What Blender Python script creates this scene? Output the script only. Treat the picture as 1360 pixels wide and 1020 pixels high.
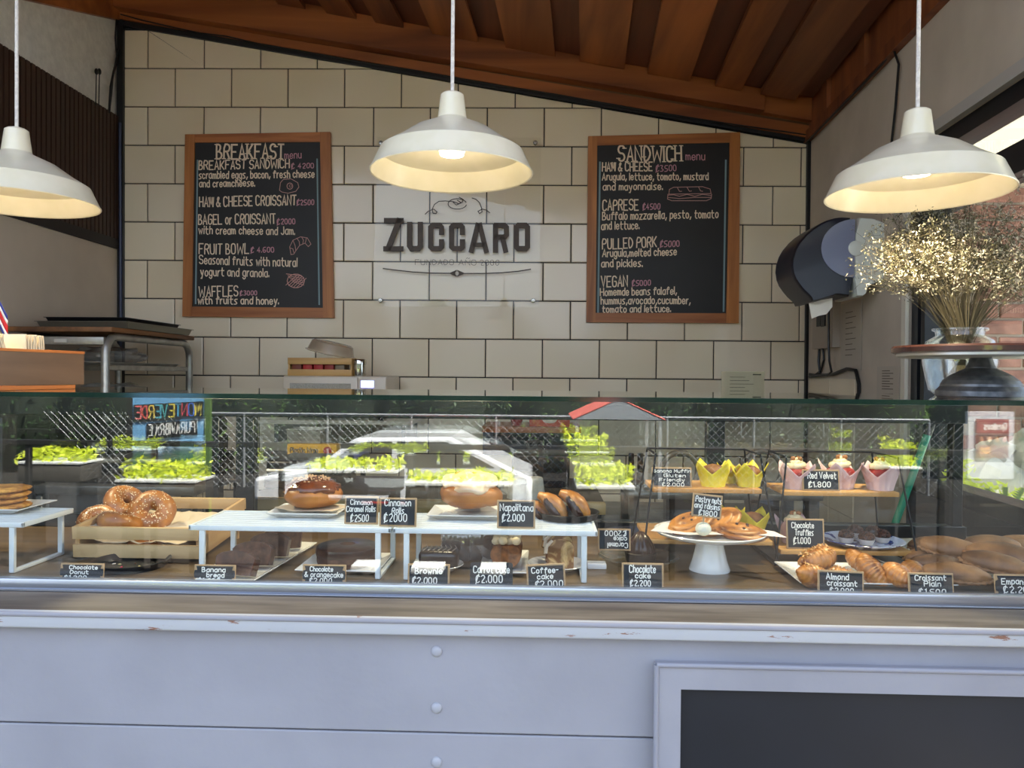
import bpy, bmesh, math, random
from mathutils import Vector, Matrix, noise
from math import sin, cos, pi, radians, sqrt, atan2
random.seed(7)
for _o in list(bpy.data.objects): bpy.data.objects.remove(_o)
SC = bpy.context.scene
COL = SC.collection

# ------------------------------------------------------------ camera
EYE = 1.55; F = 1020.0
CAMLOC = Vector((0, 0, EYE))
CROT = Matrix.Rotation(0.035, 3, 'Z') @ Matrix.Rotation(pi/2 - 0.011, 3, 'X') @ Matrix.Rotation(0.008, 3, 'Z')
cd = bpy.data.cameras.new('camera'); cam = bpy.data.objects.new('camera', cd); COL.objects.link(cam)
cd.sensor_fit = 'HORIZONTAL'; cd.sensor_width = 36.0; cd.lens = 36.0*F/1360.0; cd.clip_start = 0.02; cd.clip_end = 200
cam.matrix_world = Matrix.Translation(CAMLOC) @ CROT.to_4x4()
SC.camera = cam
# ------------------------------------------------------------ light
SC.view_settings.view_transform = 'Standard'
try: SC.view_settings.look = 'None'
except Exception: pass
SC.view_settings.gamma = 1.0
SC.view_settings.use_curve_mapping = False
SC.view_settings.exposure = 2.40
w = bpy.data.worlds.new('sky'); SC.world = w; w.use_nodes = True
nt = w.node_tree; nt.nodes.clear()
wo = nt.nodes.new('ShaderNodeOutputWorld'); bg = nt.nodes.new('ShaderNodeBackground')
tc = nt.nodes.new('ShaderNodeTexCoord'); sx = nt.nodes.new('ShaderNodeSeparateXYZ'); cr = nt.nodes.new('ShaderNodeValToRGB')
nt.links.new(tc.outputs['Generated'], sx.inputs[0]); nt.links.new(sx.outputs['Z'], cr.inputs[0])
cr.color_ramp.elements[0].color = (0.80, 0.88, 1.0, 1); cr.color_ramp.elements[0].position = 0.0
cr.color_ramp.elements[1].color = (0.42, 0.60, 1.0, 1); cr.color_ramp.elements[1].position = 0.9
nt.links.new(cr.outputs[0], bg.inputs[0]); bg.inputs[1].default_value = 0.6
nt.links.new(bg.outputs[0], wo.inputs[0])
sd = bpy.data.lights.new('sun', 'SUN'); sd.energy = 10.0; sd.angle = radians(0.6); sd.color = (1.0, 0.95, 0.86)
so = bpy.data.objects.new('sun', sd); COL.objects.link(so); so.location = (3, 2, 8)
so.rotation_euler = Vector((0.45, 0.30, 0.84)).to_track_quat('Z', 'Y').to_euler()

# ------------------------------------------------------------ pixel helpers (measuring the photograph)
def ray(px, py): return (CROT @ Vector(((px-680)/F, (510-py)/F, -1.0)))
def atY(px, py, Y):
    d = ray(px, py); return CAMLOC + d*(Y/d.y)
def atZ(px, py, Z):
    d = ray(px, py); return CAMLOC + d*((Z-EYE)/d.z)
def atPl(px, py, P, N):
    d = ray(px, py); return CAMLOC + d*((P-CAMLOC).dot(N)/d.dot(N))
YG = 1.415                       # front glass of the display case
ZF = EYE-.405                    # floor of the display case
ZR = ZF+.1035                    # top of the wire risers
ZT = EYE-.034                    # upper face of the glass top

# ------------------------------------------------------------ materials
def C(r, g, b):
    f = lambda c: ((c/255.0)/12.92 if c <= 10 else (((c/255.0)+.055)/1.055)**2.4)
    return (f(r), f(g), f(b), 1.0)
MATS = {}
def newmat(name):
    m = bpy.data.materials.new(name); m.use_nodes = True; n = m.node_tree
    b = n.nodes['Principled BSDF']; return m, n, b
def plain(name, col, rough=.5, metal=0., coat=0., spec=None, trans=0., ior=None, vary=0., sss=0.):
    if name in MATS: return MATS[name]
    m, n, b = newmat(name)
    b.inputs['Base Color'].default_value = col; b.inputs['Roughness'].default_value = rough; b.inputs['Metallic'].default_value = metal
    b.inputs['Coat Weight'].default_value = coat; b.inputs['Coat Roughness'].default_value = .08
    if spec is not None: b.inputs['Specular IOR Level'].default_value = spec
    if trans: b.inputs['Transmission Weight'].default_value = trans
    if ior: b.inputs['IOR'].default_value = ior
    if vary:
        oi = n.nodes.new('ShaderNodeObjectInfo'); hv = n.nodes.new('ShaderNodeHueSaturation')
        mr = n.nodes.new('ShaderNodeMapRange'); mr.inputs[3].default_value = 1-vary; mr.inputs[4].default_value = 1+vary
        n.links.new(oi.outputs['Random'], mr.inputs[0]); n.links.new(mr.outputs[0], hv.inputs['Value'])
        hv.inputs['Color'].default_value = col; n.links.new(hv.outputs[0], b.inputs['Base Color'])
    MATS[name] = m; return m
def noisy(name, c1, c2, scale=20, detail=4, rough=.6, bump=.1, stretch=(1, 1, 1), lo=.35, hi=.65, coat=0., metal=0., vary=0., bscale=None, dist=0.002, rough2=None, c3=None, wdist=0.):
    if name in MATS: return MATS[name]
    m, n, b = newmat(name)
    t = n.nodes.new('ShaderNodeTexCoord'); mp = n.nodes.new('ShaderNodeMapping'); mp.inputs['Scale'].default_value = stretch
    n.links.new(t.outputs['Object'], mp.inputs[0])
    vec = mp.outputs[0]
    if vary:
        oi = n.nodes.new('ShaderNodeObjectInfo'); ad = n.nodes.new('ShaderNodeVectorMath'); ad.operation = 'MULTIPLY_ADD'
        n.links.new(oi.outputs['Random'], ad.inputs[0]); ad.inputs[1].default_value = (37, 23, 11); n.links.new(mp.outputs[0], ad.inputs[2]); vec = ad.outputs[0]
    nz = n.nodes.new('ShaderNodeTexNoise'); nz.inputs['Scale'].default_value = scale; nz.inputs['Detail'].default_value = detail; nz.inputs['Distortion'].default_value = wdist
    n.links.new(vec, nz.inputs['Vector'])
    r = n.nodes.new('ShaderNodeValToRGB'); r.color_ramp.elements[0].color = c1; r.color_ramp.elements[1].color = c2
    r.color_ramp.elements[0].position = lo; r.color_ramp.elements[1].position = hi
    if c3:
        e = r.color_ramp.elements.new((lo+hi)/2); e.color = c3
    n.links.new(nz.outputs[0], r.inputs[0]); out = r.outputs[0]
    if vary:
        hv = n.nodes.new('ShaderNodeHueSaturation'); mr = n.nodes.new('ShaderNodeMapRange'); mr.inputs[3].default_value = 1-vary; mr.inputs[4].default_value = 1+vary
        n.links.new(oi.outputs['Random'], mr.inputs[0]); n.links.new(mr.outputs[0], hv.inputs['Value']); n.links.new(out, hv.inputs['Color']); out = hv.outputs[0]
    n.links.new(out, b.inputs['Base Color'])
    b.inputs['Roughness'].default_value = rough; b.inputs['Metallic'].default_value = metal; b.inputs['Coat Weight'].default_value = coat
    if rough2 is not None:
        mr2 = n.nodes.new('ShaderNodeMapRange'); mr2.inputs[3].default_value = rough; mr2.inputs[4].default_value = rough2
        n.links.new(nz.outputs[0], mr2.inputs[0]); n.links.new(mr2.outputs[0], b.inputs['Roughness'])
    if bump:
        src = nz
        if bscale:
            src = n.nodes.new('ShaderNodeTexNoise'); src.inputs['Scale'].default_value = bscale; src.inputs['Detail'].default_value = 3; n.links.new(vec, src.inputs['Vector'])
        bp = n.nodes.new('ShaderNodeBump'); bp.inputs['Strength'].default_value = bump; bp.inputs['Distance'].default_value = dist
        n.links.new(src.outputs[0], bp.inputs['Height']); n.links.new(bp.outputs[0], b.inputs['Normal'])
    MATS[name] = m; return m
def glassy(name, tint=(1, 1, 1, 1), f0=.045, rough=0.0, haze=0., hazecol=(1, 1, 1, 1)):
    # thin clear sheet: straight transmission plus a Schlick mirror reflection
    if name in MATS: return MATS[name]
    m, n, b = newmat(name); n.nodes.remove(b)
    out = n.nodes['Material Output']; g = n.nodes.new('ShaderNodeBsdfGlossy'); g.inputs['Roughness'].default_value = rough; g.inputs[0].default_value = (1, 1, 1, 1)
    t = n.nodes.new('ShaderNodeBsdfTransparent'); t.inputs[0].default_value = tint
    ge = n.nodes.new('ShaderNodeNewGeometry'); dt = n.nodes.new('ShaderNodeVectorMath'); dt.operation = 'DOT_PRODUCT'
    n.links.new(ge.outputs['Incoming'], dt.inputs[0]); n.links.new(ge.outputs['Normal'], dt.inputs[1])
    ab = n.nodes.new('ShaderNodeMath'); ab.operation = 'ABSOLUTE'; n.links.new(dt.outputs['Value'], ab.inputs[0])
    s = n.nodes.new('ShaderNodeMath'); s.operation = 'SUBTRACT'; s.inputs[0].default_value = 1; n.links.new(ab.outputs[0], s.inputs[1])
    p = n.nodes.new('ShaderNodeMath'); p.operation = 'POWER'; p.inputs[1].default_value = 5; n.links.new(s.outputs[0], p.inputs[0])
    ma = n.nodes.new('ShaderNodeMath'); ma.operation = 'MULTIPLY_ADD'; ma.inputs[1].default_value = 1-f0; ma.inputs[2].default_value = f0; n.links.new(p.outputs[0], ma.inputs[0])
    mx = n.nodes.new('ShaderNodeMixShader'); n.links.new(ma.outputs[0], mx.inputs[0]); n.links.new(t.outputs[0], mx.inputs[1]); n.links.new(g.outputs[0], mx.inputs[2])
    last = mx.outputs[0]
    if haze:
        d = n.nodes.new('ShaderNodeBsdfDiffuse'); d.inputs[0].default_value = hazecol; mh = n.nodes.new('ShaderNodeMixShader'); mh.inputs[0].default_value = haze
        n.links.new(last, mh.inputs[1]); n.links.new(d.outputs[0], mh.inputs[2]); last = mh.outputs[0]
    n.links.new(last, out.inputs[0]); MATS[name] = m; return m
def emit(name, col, st):
    if name in MATS: return MATS[name]
    m, n, b = newmat(name); b.inputs['Base Color'].default_value = col; b.inputs['Emission Color'].default_value = col; b.inputs['Emission Strength'].default_value = st
    MATS[name] = m; return m

# ------------------------------------------------------------ mesh builder
class MB:
    def __init__(s): s.v = []; s.f = []
    def add(s, vs, fs, M=None):
        k = len(s.v)
        s.v += [tuple(M @ Vector(a)) if M is not None else tuple(a) for a in vs]
        s.f += [tuple(i+k for i in f) for f in fs]; return s
    def box(s, x0, x1, y0, y1, z0, z1, M=None):
        return s.add([(x0,y0,z0),(x1,y0,z0),(x1,y1,z0),(x0,y1,z0),(x0,y0,z1),(x1,y0,z1),(x1,y1,z1),(x0,y1,z1)],
            [(3,2,1,0),(4,5,6,7),(0,1,5,4),(1,2,6,5),(2,3,7,6),(3,0,4,7)], M)
    def rbox(s, x0, x1, y0, y1, z0, z1, r=.003, seg=2, M=None):
        bm = bmesh.new(); bmesh.ops.create_cube(bm, size=1)
        for v in bm.verts: v.co = Vector(((x0+x1)/2+v.co.x*(x1-x0), (y0+y1)/2+v.co.y*(y1-y0), (z0+z1)/2+v.co.z*(z1-z0)))
        r = min(r, .48*min(abs(x1-x0), abs(y1-y0), abs(z1-z0)))
        bmesh.ops.bevel(bm, geom=bm.edges[:]+bm.verts[:], offset=r, segments=seg, profile=.5, affect='EDGES')
        bm.verts.index_update()
        s.add([v.co.copy() for v in bm.verts], [[v.index for v in f.verts] for f in bm.faces], M); bm.free(); return s
    def tube(s, pts, r, n=8, closed=False, M=None, caps=True, flat=1.0):
        pts = [Vector(p) for p in pts]; N = len(pts); vs = []; fs = []; prev = None
        rr = r if isinstance(r, (list, tuple)) else [r]*N
        for i, p in enumerate(pts):
            a = pts[(i-1) % N] if (closed or i > 0) else p; b = pts[(i+1) % N] if (closed or i < N-1) else p
            t = (b-a)
            if t.length < 1e-9: t = Vector((0, 0, 1))
            t.normalize()
            if prev is None:
                up = Vector((0, 0, 1)) if abs(t.z) < .9 else Vector((1, 0, 0)); x = t.cross(up).normalized()
            else:
                x = prev - t*prev.dot(t)
                x = x.normalized() if x.length > 1e-6 else t.orthogonal().normalized()
            prev = x; y = t.cross(x)
            for k in range(n):
                an = 2*pi*k/n; vs.append(p + x*cos(an)*rr[i] + y*sin(an)*rr[i]*flat)
        M2 = N if closed else N-1
        for i in range(M2):
            for k in range(n):
                a = i*n+k; b = i*n+(k+1) % n; c = ((i+1) % N)*n+(k+1) % n; d = ((i+1) % N)*n+k
                fs.append((a, b, c, d))
        if caps and not closed: fs += [tuple(range(n))[::-1], tuple((N-1)*n+k for k in range(n))]
        return s.add(vs, fs, M)
    def cyl(s, p0, p1, r, n=12, r2=None, M=None): return s.tube([p0, p1], [r, r if r2 is None else r2], n, M=M)
    def lathe(s, prof, n=32, M=None, cap=False, flute=None):
        vs = []; fs = []; m = len(prof)
        for k in range(n):
            a = 2*pi*k/n; q = 1.0 if flute is None else flute(a)
            for r, z in prof: vs.append((r*q*cos(a), r*q*sin(a), z))
        for k in range(n):
            for i in range(m-1):
                a = k*m+i; b = ((k+1) % n)*m+i; fs.append((a, b, b+1, a+1))
        if cap: fs += [tuple(k*m for k in range(n))[::-1], tuple(k*m+m-1 for k in range(n))]
        return s.add(vs, fs, M)
    def prism(s, poly, d0, d1, M=None):       # polygon in (x, z), extruded along y from d0 (near) to d1
        n = len(poly); vs = [(p[0], d0, p[1]) for p in poly]+[(p[0], d1, p[1]) for p in poly]
        fs = [tuple(range(n)), tuple(range(n, 2*n))[::-1]]+[(i, i+n, (i+1) % n+n, (i+1) % n) for i in range(n)]
        return s.add(vs, fs, M)
    def slab(s, poly, z0, z1, M=None):        # polygon in (x, y), extruded in z
        n = len(poly); vs = [(p[0], p[1], z0) for p in poly]+[(p[0], p[1], z1) for p in poly]
        fs = [tuple(range(n))[::-1], tuple(range(n, 2*n))]+[(i, (i+1) % n, (i+1) % n+n, i+n) for i in range(n)]
        return s.add(vs, fs, M)
    def blob(s, rx, ry, rz, disp=None, nu=24, nv=14, M=None):
        vs = []; fs = []
        for j in range(nv+1):
            ph = -pi/2+pi*j/nv
            for i in range(nu):
                th = 2*pi*i/nu; d = Vector((cos(ph)*cos(th), cos(ph)*sin(th), sin(ph)))
                q = disp(d, th, ph) if disp else 1.0
                vs.append((d.x*rx*q, d.y*ry*q, d.z*rz*q))
        for j in range(nv):
            for i in range(nu):
                a = j*nu+i; b = j*nu+(i+1) % nu; fs.append((a, b, b+nu, a+nu))
        return s.add(vs, fs, M)
    def torus(s, R, r, nR=32, nr=12, disp=None, M=None):
        vs = []; fs = []
        for i in range(nR):
            a = 2*pi*i/nR
            for j in range(nr):
                b = 2*pi*j/nr; q = disp(a, b) if disp else 1.0
                vs.append(((R+r*q*cos(b))*cos(a), (R+r*q*cos(b))*sin(a), r*q*sin(b)))
        for i in range(nR):
            for j in range(nr): fs.append((i*nr+j, ((i+1) % nR)*nr+j, ((i+1) % nR)*nr+(j+1) % nr, i*nr+(j+1) % nr))
        return s.add(vs, fs, M)
    def leaf(s, c, size, up=None):
        d = Vector((random.gauss(0, 1), random.gauss(0, 1), random.gauss(0, 1))).normalized(); e = d.orthogonal().normalized()
        e = Matrix.Rotation(random.random()*6.28, 3, d) @ e; f = d.cross(e)
        c = Vector(c); return s.add([c-e*size, c+f*size*.38, c+e*size, c-f*size*.38], [(0, 1, 2, 3)])
    def me(s, name):
        m = bpy.data.meshes.new(name); m.from_pydata(s.v, [], s.f); m.validate(); m.update(); return m
    def obj(s, name, mat=None, parent=None, smooth=True, ang=38, fix=True, **kw):
        m = s.me(name)
        if fix and len(m.polygons) < 60000:
            bm = bmesh.new(); bm.from_mesh(m); bmesh.ops.recalc_face_normals(bm, faces=bm.faces[:]); bm.to_mesh(m); bm.free()
        if smooth and len(m.polygons):
            m.polygons.foreach_set('use_smooth', [True]*len(m.polygons)); m.set_sharp_from_angle(angle=radians(ang))
        if mat: m.materials.append(mat)
        o = bpy.data.objects.new(name, m); COL.objects.link(o)
        if parent: o.parent = parent
        for k, val in kw.items(): o[k] = val
        return o
def thing(name, label, cat, loc=(0, 0, 0), rotz=0., group=None, rot=None):
    o = bpy.data.objects.new(name, None); COL.objects.link(o); o.empty_display_size = .05
    o.location = loc; o.rotation_euler = rot if rot else (0, 0, rotz); o['label'] = label; o['category'] = cat
    if group: o['group'] = group
    return o
def tag(o, label, cat, group=None):
    o['label'] = label; o['category'] = cat
    if group: o['group'] = group
    return o
def struct(o): o['kind'] = 'structure'; return o
def dup(root, label=None, group=None, loc=None, rot=None):
    r = root.copy(); COL.objects.link(r)
    if label: r['label'] = label
    if group: r['group'] = group
    if loc is not None: r.location = loc
    if rot is not None: r.rotation_euler = rot
    for ch in list(root.children):
        c = ch.copy(); COL.objects.link(c); c.parent = r
        for g in list(ch.children):
            d = g.copy(); COL.objects.link(d); d.parent = c
    return r

# ------------------------------------------------------------ hand lettering: single-line glyphs turned into flat ribbons
GL = {'A':'0c2i4c 1e3e','B':'0c0i 0i2i3h2f0f 2f4e3c0c','C':'4h3i1i0h0d1c3c4d','D':'0c0i2i4g4e2c0c','E':'4i0i0c4c 0f3f','F':'4i0i0c 0f3f',
'G':'4h3i1i0h0d1c3c4d4f2f','H':'0c0i 4c4i 0f4f','I':'0c0i','J':'3i3d2c1c0d','K':'0c0i 4i0e 1f4c','L':'0i0c4c','M':'0c0i2e4i4c','N':'0c0i4c4i',
'O':'1c0d0h1i3i4h4d3c1c','P':'0c0i3i4h4g3f0f','Q':'1c0d0h1i3i4h4d3c1c 2e4b','R':'0c0i3i4h4g3f0f 2f4c','S':'4h3i1i0h0g1f3f4e4d3c1c0d','T':'0i4i 2i2c',
'U':'0i0d1c3c4d4i','V':'0i2c4i','W':'0i1c3g5c6i','X':'0c4i 0i4c','Y':'0i2f4i 2f2c','Z':'0i4i0c4c','&':'4c1g1h2i3h0e0d1c2c4e',
'a':'3g1g0f0d1c2c3d 3g3c','b':'0i0c 0f1g2g3f3d2c0c','c':'3f2g1g0f0d1c2c3d','d':'3i3c 3f2g1g0f0d1c2c3d','e':'0e3e3f2g1g0f0d1c2c3d','f':'3h2i1h1c 0g3g',
'g':'3g3b2a1a0b 3f2g1g0f0d1c2c3d','h':'0i0c 0f1g2g3f3c','i':'0g0c 0h0i','j':'1g1b0a 1h1i','k':'0i0c 3g0e 1e3c','l':'0i0c','m':'0g0c 0f1g2f2c 2f3g4f4c',
'n':'0g0c 0f1g2g3f3c','o':'1c0d0f1g2g3f3d2c1c','p':'0g0a 0f1g2g3f3d2c0c','q':'3g3a 3f2g1g0f0d1c2c3d','r':'0g0c 0e1g2g','s':'3g1g0f3d2c0c','t':'1i1d2c3c 0g3g',
'u':'0g0d1c2c3d 3g3c','v':'0g1c3g','w':'0g1c2f3c4g','x':'0g3c 3g0c','y':'0g1d 3g1a0a','z':'0g3g0c3c',
'0':'1c0d0h1i2i3h3d2c1c','1':'0h1i1c','2':'0h1i2i3h3g0c3c','3':'0i3i1f3e3d2c0c','4':'2c2i0e3e','5':'3i0i0f2f3e3d2c0c','6':'3i1i0g0d1c2c3d3e2f0e',
'8':'1f0g0h1i2i3h3g2f1f0e0d1c2c3d3e2f','.':'0c0d','-':'0f2f',',':'1d0b','$':'3h2i1i0h0d1c2c3d 0b2j','~':'0c0i4c4i 1j3k','!':'0i0e 0c0d'}
ROUND = set('BCDGOPQRSU02356789$&acdeghmnopqrsubfj')
def glyph(ch):
    out = []
    for st in GL.get(ch, '').split():
        p = [(int(st[i]), ord(st[i+1])-99) for i in range(0, len(st), 2)]
        if ch in ROUND and len(p) > 2:
            closed = p[0] == p[-1]; q = [p[0]]
            for a, b in zip(p, p[1:]):
                q += [(a[0]*.72+b[0]*.28, a[1]*.72+b[1]*.28), (a[0]*.28+b[0]*.72, a[1]*.28+b[1]*.72)]
            q.append(p[-1])
            if closed: q = q[1:-1]; q.append(q[0])
            p = q
        out.append(p)
    return out
def ribbon(mb, pts, wd, fn, d=0.0):
    n = len(pts); L = []; 
    closed = n > 2 and (abs(pts[0][0]-pts[-1][0])+abs(pts[0][1]-pts[-1][1])) < 1e-9
    for i in range(n):
        a = pts[i-1] if i > 0 else (pts[-2] if closed else pts[i]); b = pts[i+1] if i < n-1 else (pts[1] if closed else pts[i]); p = pts[i]
        d1 = Vector((p[0]-a[0], p[1]-a[1])); d2 = Vector((b[0]-p[0], b[1]-p[1]))
        if d1.length < 1e-9: d1 = d2.copy()
        if d2.length < 1e-9: d2 = d1.copy()
        if d1.length < 1e-9: return
        d1.normalize(); d2.normalize(); t = d1+d2
        if t.length < .35: t = d2.copy()
        t.normalize(); nn = Vector((-t.y, t.x)); c = max(.45, nn.dot(Vector((-d1.y, d1.x)))); h = wd/2/c
        e = 0 if closed else (wd*.3 if i == n-1 else (-wd*.3 if i == 0 else 0))
        q = Vector(p)+t*e; L.append((q+nn*h, q-nn*h))
    vs = []
    for a, b in L: vs += [fn(a.x, a.y), fn(b.x, b.y)]
    mb.add(vs, [(2*i, 2*i+1, 2*i+3, 2*i+2) for i in range(n-1)])
def write(mb, txt, x0, y0, x1, y1, cap, fn, wd, serif=False, jit=.25):
    # text from (x0,y0) to (x1,y1) baseline; fn maps 2-D to 3-D
    tot = 0; lay = []
    for ch in txt:
        if ch == ' ': tot += 2.6; continue
        g = glyph(ch); wdt = max([p[0] for st in g for p in st]+[0]); lay.append((tot, g)); tot += wdt+(1.6 if wdt else 1.7)
    tot -= 1.6; sx_ = (x1-x0)/max(tot, 1); sy_ = cap/6.0; sl = (y1-y0)/(x1-x0) if x1 != x0 else 0
    for off, g in lay:
        jy = random.uniform(-jit, jit)*sy_*.8; js = random.uniform(-.06, .06)
        for st in g:
            P = [(x0+(off+p[0]+js*p[1])*sx_, y0+jy+p[1]*sy_+(off+p[0])*sx_*sl) for p in st]
            ribbon(mb, P, wd, fn)
            if serif:
                for e, f in ((P[0], P[1]), (P[-1], P[-2])):
                    if abs(e[1]-f[1]) > 1.2*abs(e[0]-f[0]): ribbon(mb, [(e[0]-wd*1.05, e[1]), (e[0]+wd*1.05, e[1])], wd*.55, fn)
# ============================================================ THE ROOM
def woodmat(name, c1, c2, along='y', rough=.5, vary=.18, sc=9, bump=.15, coat=0., c3=None):
    st = {'x': (.12, 1.6, 1.6), 'y': (1.6, .12, 1.6), 'z': (1.6, 1.6, .12)}[along]
    return noisy(name, c1, c2, scale=sc, detail=6, rough=rough, bump=bump, stretch=st, lo=.3, hi=.7, vary=vary, coat=coat, dist=.001, c3=c3, wdist=.6)
m_tile = noisy('glazed_tile', C(232, 216, 184), C(240, 226, 198), scale=2, detail=1, rough=.16, bump=.02, vary=.03, dist=.004, coat=.2)
m_grout = plain('dark_grout', C(14, 15, 24), .8)
m_black = plain('black_paint', C(20, 20, 22), .45)
m_framewood = woodmat('orange_frame_wood', C(150, 88, 38), C(204, 134, 70), 'z', .45, .08, 14)
m_framewoodx = woodmat('orange_frame_wood_rail', C(144, 82, 38), C(196, 124, 64), 'x', .45, .08, 14)
m_beam = woodmat('amber_beam_wood', C(112, 56, 24), C(178, 104, 50), 'x', .5, .10, 5)
m_beam_shade = woodmat('shaded_beam_wood', C(70, 44, 22), C(110, 74, 38), 'x', .6, .06, 5)
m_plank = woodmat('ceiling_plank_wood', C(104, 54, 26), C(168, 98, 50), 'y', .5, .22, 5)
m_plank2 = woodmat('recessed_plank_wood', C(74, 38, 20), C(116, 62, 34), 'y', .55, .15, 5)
m_fascia = woodmat('fascia_wood', C(100, 52, 28), C(158, 90, 48), 'z', .5, .2, 7)
m_plaster = noisy('white_stucco', C(214, 210, 200), C(228, 224, 214), 30, 5, .9, .5, dist=.004, bscale=45)
m_grey = noisy('warm_grey_plaster', C(190, 174, 152), C(204, 188, 166), 3, 3, .85, .12, dist=.002, bscale=60)
m_grey2 = noisy('cool_grey_plaster', C(190, 178, 160), C(204, 192, 174), 4, 3, .85, .35, dist=.003, bscale=40)
m_slat = plain('dark_brown_slat', C(62, 40, 28), .55, vary=.12)
m_slatback = plain('slat_backing', C(30, 19, 14), .8)
m_dframe = plain('dark_bronze_aluminium', C(24, 27, 33), .35, .3)
m_darkcase = plain('black_case_metal', C(22, 27, 30), .35, .2)
m_cglass = glassy('case_glass', (.975, .99, .98, 1), .06)
m_wglass = glassy('window_glass', (.93, .97, .97, 1), .05)
m_chrome = noisy('brushed_aluminium', C(150, 155, 165), C(196, 200, 208), 30, 3, .28, .02, stretch=(.02, 4, 4), metal=.9)

WA = .020
WC = Vector((0, 4.0, 0)); WX = Vector((cos(WA), sin(WA), 0)); WN = Vector((sin(WA), -cos(WA), 0))
def W(px, py, d=0.):           # pixel -> (u, z) on the tiled wall (d = distance in front of it)
    p = atPl(px, py, WC+WN*d, WN); return ((p-WC).dot(WX), p.z)
def onwall(o, d=0.):
    o.location = WC+WN*d; o.rotation_euler = (0, 0, WA); return o
uL = W(160, 250)[0]; uR = W(1073, 350)[0]
# --- tiled back wall
wall = MB(); wall.box(uL-.02, uR+.02, 0, .12, 0, 3.6); wall_back = onwall(struct(wall.obj('wall_back', m_grout)))
A1 = W(166, 35); A2 = W(1069, 191); sl = (A2[1]-A1[1])/(A2[0]-A1[0])
def ztop(u): return A1[1]+(u-A1[0])*sl
TU = .2955; TZ = (W(700, 92.5)[1]-W(700, 451)[1])/7.0
z0 = W(700, 92.5)[1]; ua = W(197, 120)[0]; uaa = W(233.5, 70)[0]
g = .0056; full = None
def tilemesh(poly):
    n = len(poly); cx = sum(p[0] for p in poly)/n; cz = sum(p[1] for p in poly)/n; vs = []
    def inset(q):
        out = []
        for i in range(n):
            a = Vector(poly[i-1]); b = Vector(poly[i]); c = Vector(poly[(i+1) % n]); d1 = (b-a).normalized(); d2 = (c-b).normalized()
            n1 = Vector((-d1.y, d1.x)); n2 = Vector((-d2.y, d2.x)); k = n1+n2; k = k/(max(.3, k.dot(n1)))
            out.append(b+k*q)
        return out
    I0 = inset(g*.5); I1 = inset(g*.5+.0035)
    vs = [(p.x, 0, p.y) for p in I0]+[(p.x, -.006, p.y) for p in I0]+[(p.x, -.009, p.y) for p in I1]
    fs = []
    for k in (0, 1):
        for i in range(n): j = (i+1) % n; fs.append((k*n+i, k*n+j, (k+1)*n+j, (k+1)*n+i))
    fs.append(tuple(2*n+i for i in range(n)))
    mb = MB(); mb.add(vs, fs); return mb
def clip(poly, f):
    out = []
    for i in range(len(poly)):
        a = poly[i]; b = poly[(i+1) % len(poly)]; fa = f(a); fb = f(b)
        if fa >= 0: out.append(a)
        if (fa >= 0) != (fb >= 0):
            t = fa/(fa-fb); out.append((a[0]+(b[0]-a[0])*t, a[1]+(b[1]-a[1])*t))
    return out
tile_share = None
for r in range(-1, 13):
    zt = z0-r*TZ; zb = zt-TZ
    off = uaa if r % 2 == 0 else ua
    k0 = int((uL-off)/TU)-2
    for k in range(k0, k0+20):
        a = off+k*TU; b = a+TU
        if b < uL+.002 or a > uR-.002: continue
        a2 = max(a, uL); b2 = min(b, uR)
        if b2-a2 < .012: continue
        P = [(a2, zb), (b2, zb), (b2, zt), (a2, zt)]
        Q = clip(P, lambda p: ztop(p[0])-p[1])
        if len(Q) < 3: continue
        ar = abs(sum(Q[i][0]*Q[(i+1) % len(Q)][1]-Q[(i+1) % len(Q)][0]*Q[i][1] for i in range(len(Q))))/2
        if ar < .0006: continue
        if len(Q) == 4 and b2-a2 > TU-.001 and ar > TU*TZ*.999:
            if tile_share is None:
                tile_share = tilemesh([(0, -TZ), (TU, -TZ), (TU, 0), (0, 0)]).obj('tile', m_tile, wall_back, ang=20); o = tile_share
            else:
                o = bpy.data.objects.new('tile', tile_share.data); COL.objects.link(o); o.parent = wall_back
            o.location = (a, 0, zt)
            o.rotation_euler = (random.uniform(-.0016, .0016), 0, random.uniform(-.0016, .0016))
        else: tilemesh(Q).obj('tile', m_tile, wall_back, ang=20)
# black trims along the wall
def wallquad(pts, d0, d1, name, mat, top=True):
    mb = MB(); mb.prism(pts, -d1, -d0); o = mb.obj(name, mat, smooth=False); onwall(o); return o
t1 = wallquad([W(161, 35.5), W(1077, 191), W(1077, 178), W(161, 20)], .0, .022, 'trim_1', m_black); struct(t1)
t2 = wallquad([W(159, 545), W(167, 545), W(167, 30), W(160, 24)], .0, .03, 'trim_2', m_black); struct(t2)
t3 = wallquad([(W(1067, 560)[0], 0.8), (W(1075, 560)[0], 0.8), W(1077, 188), W(1070, 188)], .0, .03, 'trim_3', m_black); struct(t3)
t4 = wallquad([(W(159, 545)[0], .4), (W(167, 545)[0], .4), W(167, 545), W(159, 545)], .0, .03, 'trim_4', m_black); struct(t4)

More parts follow.
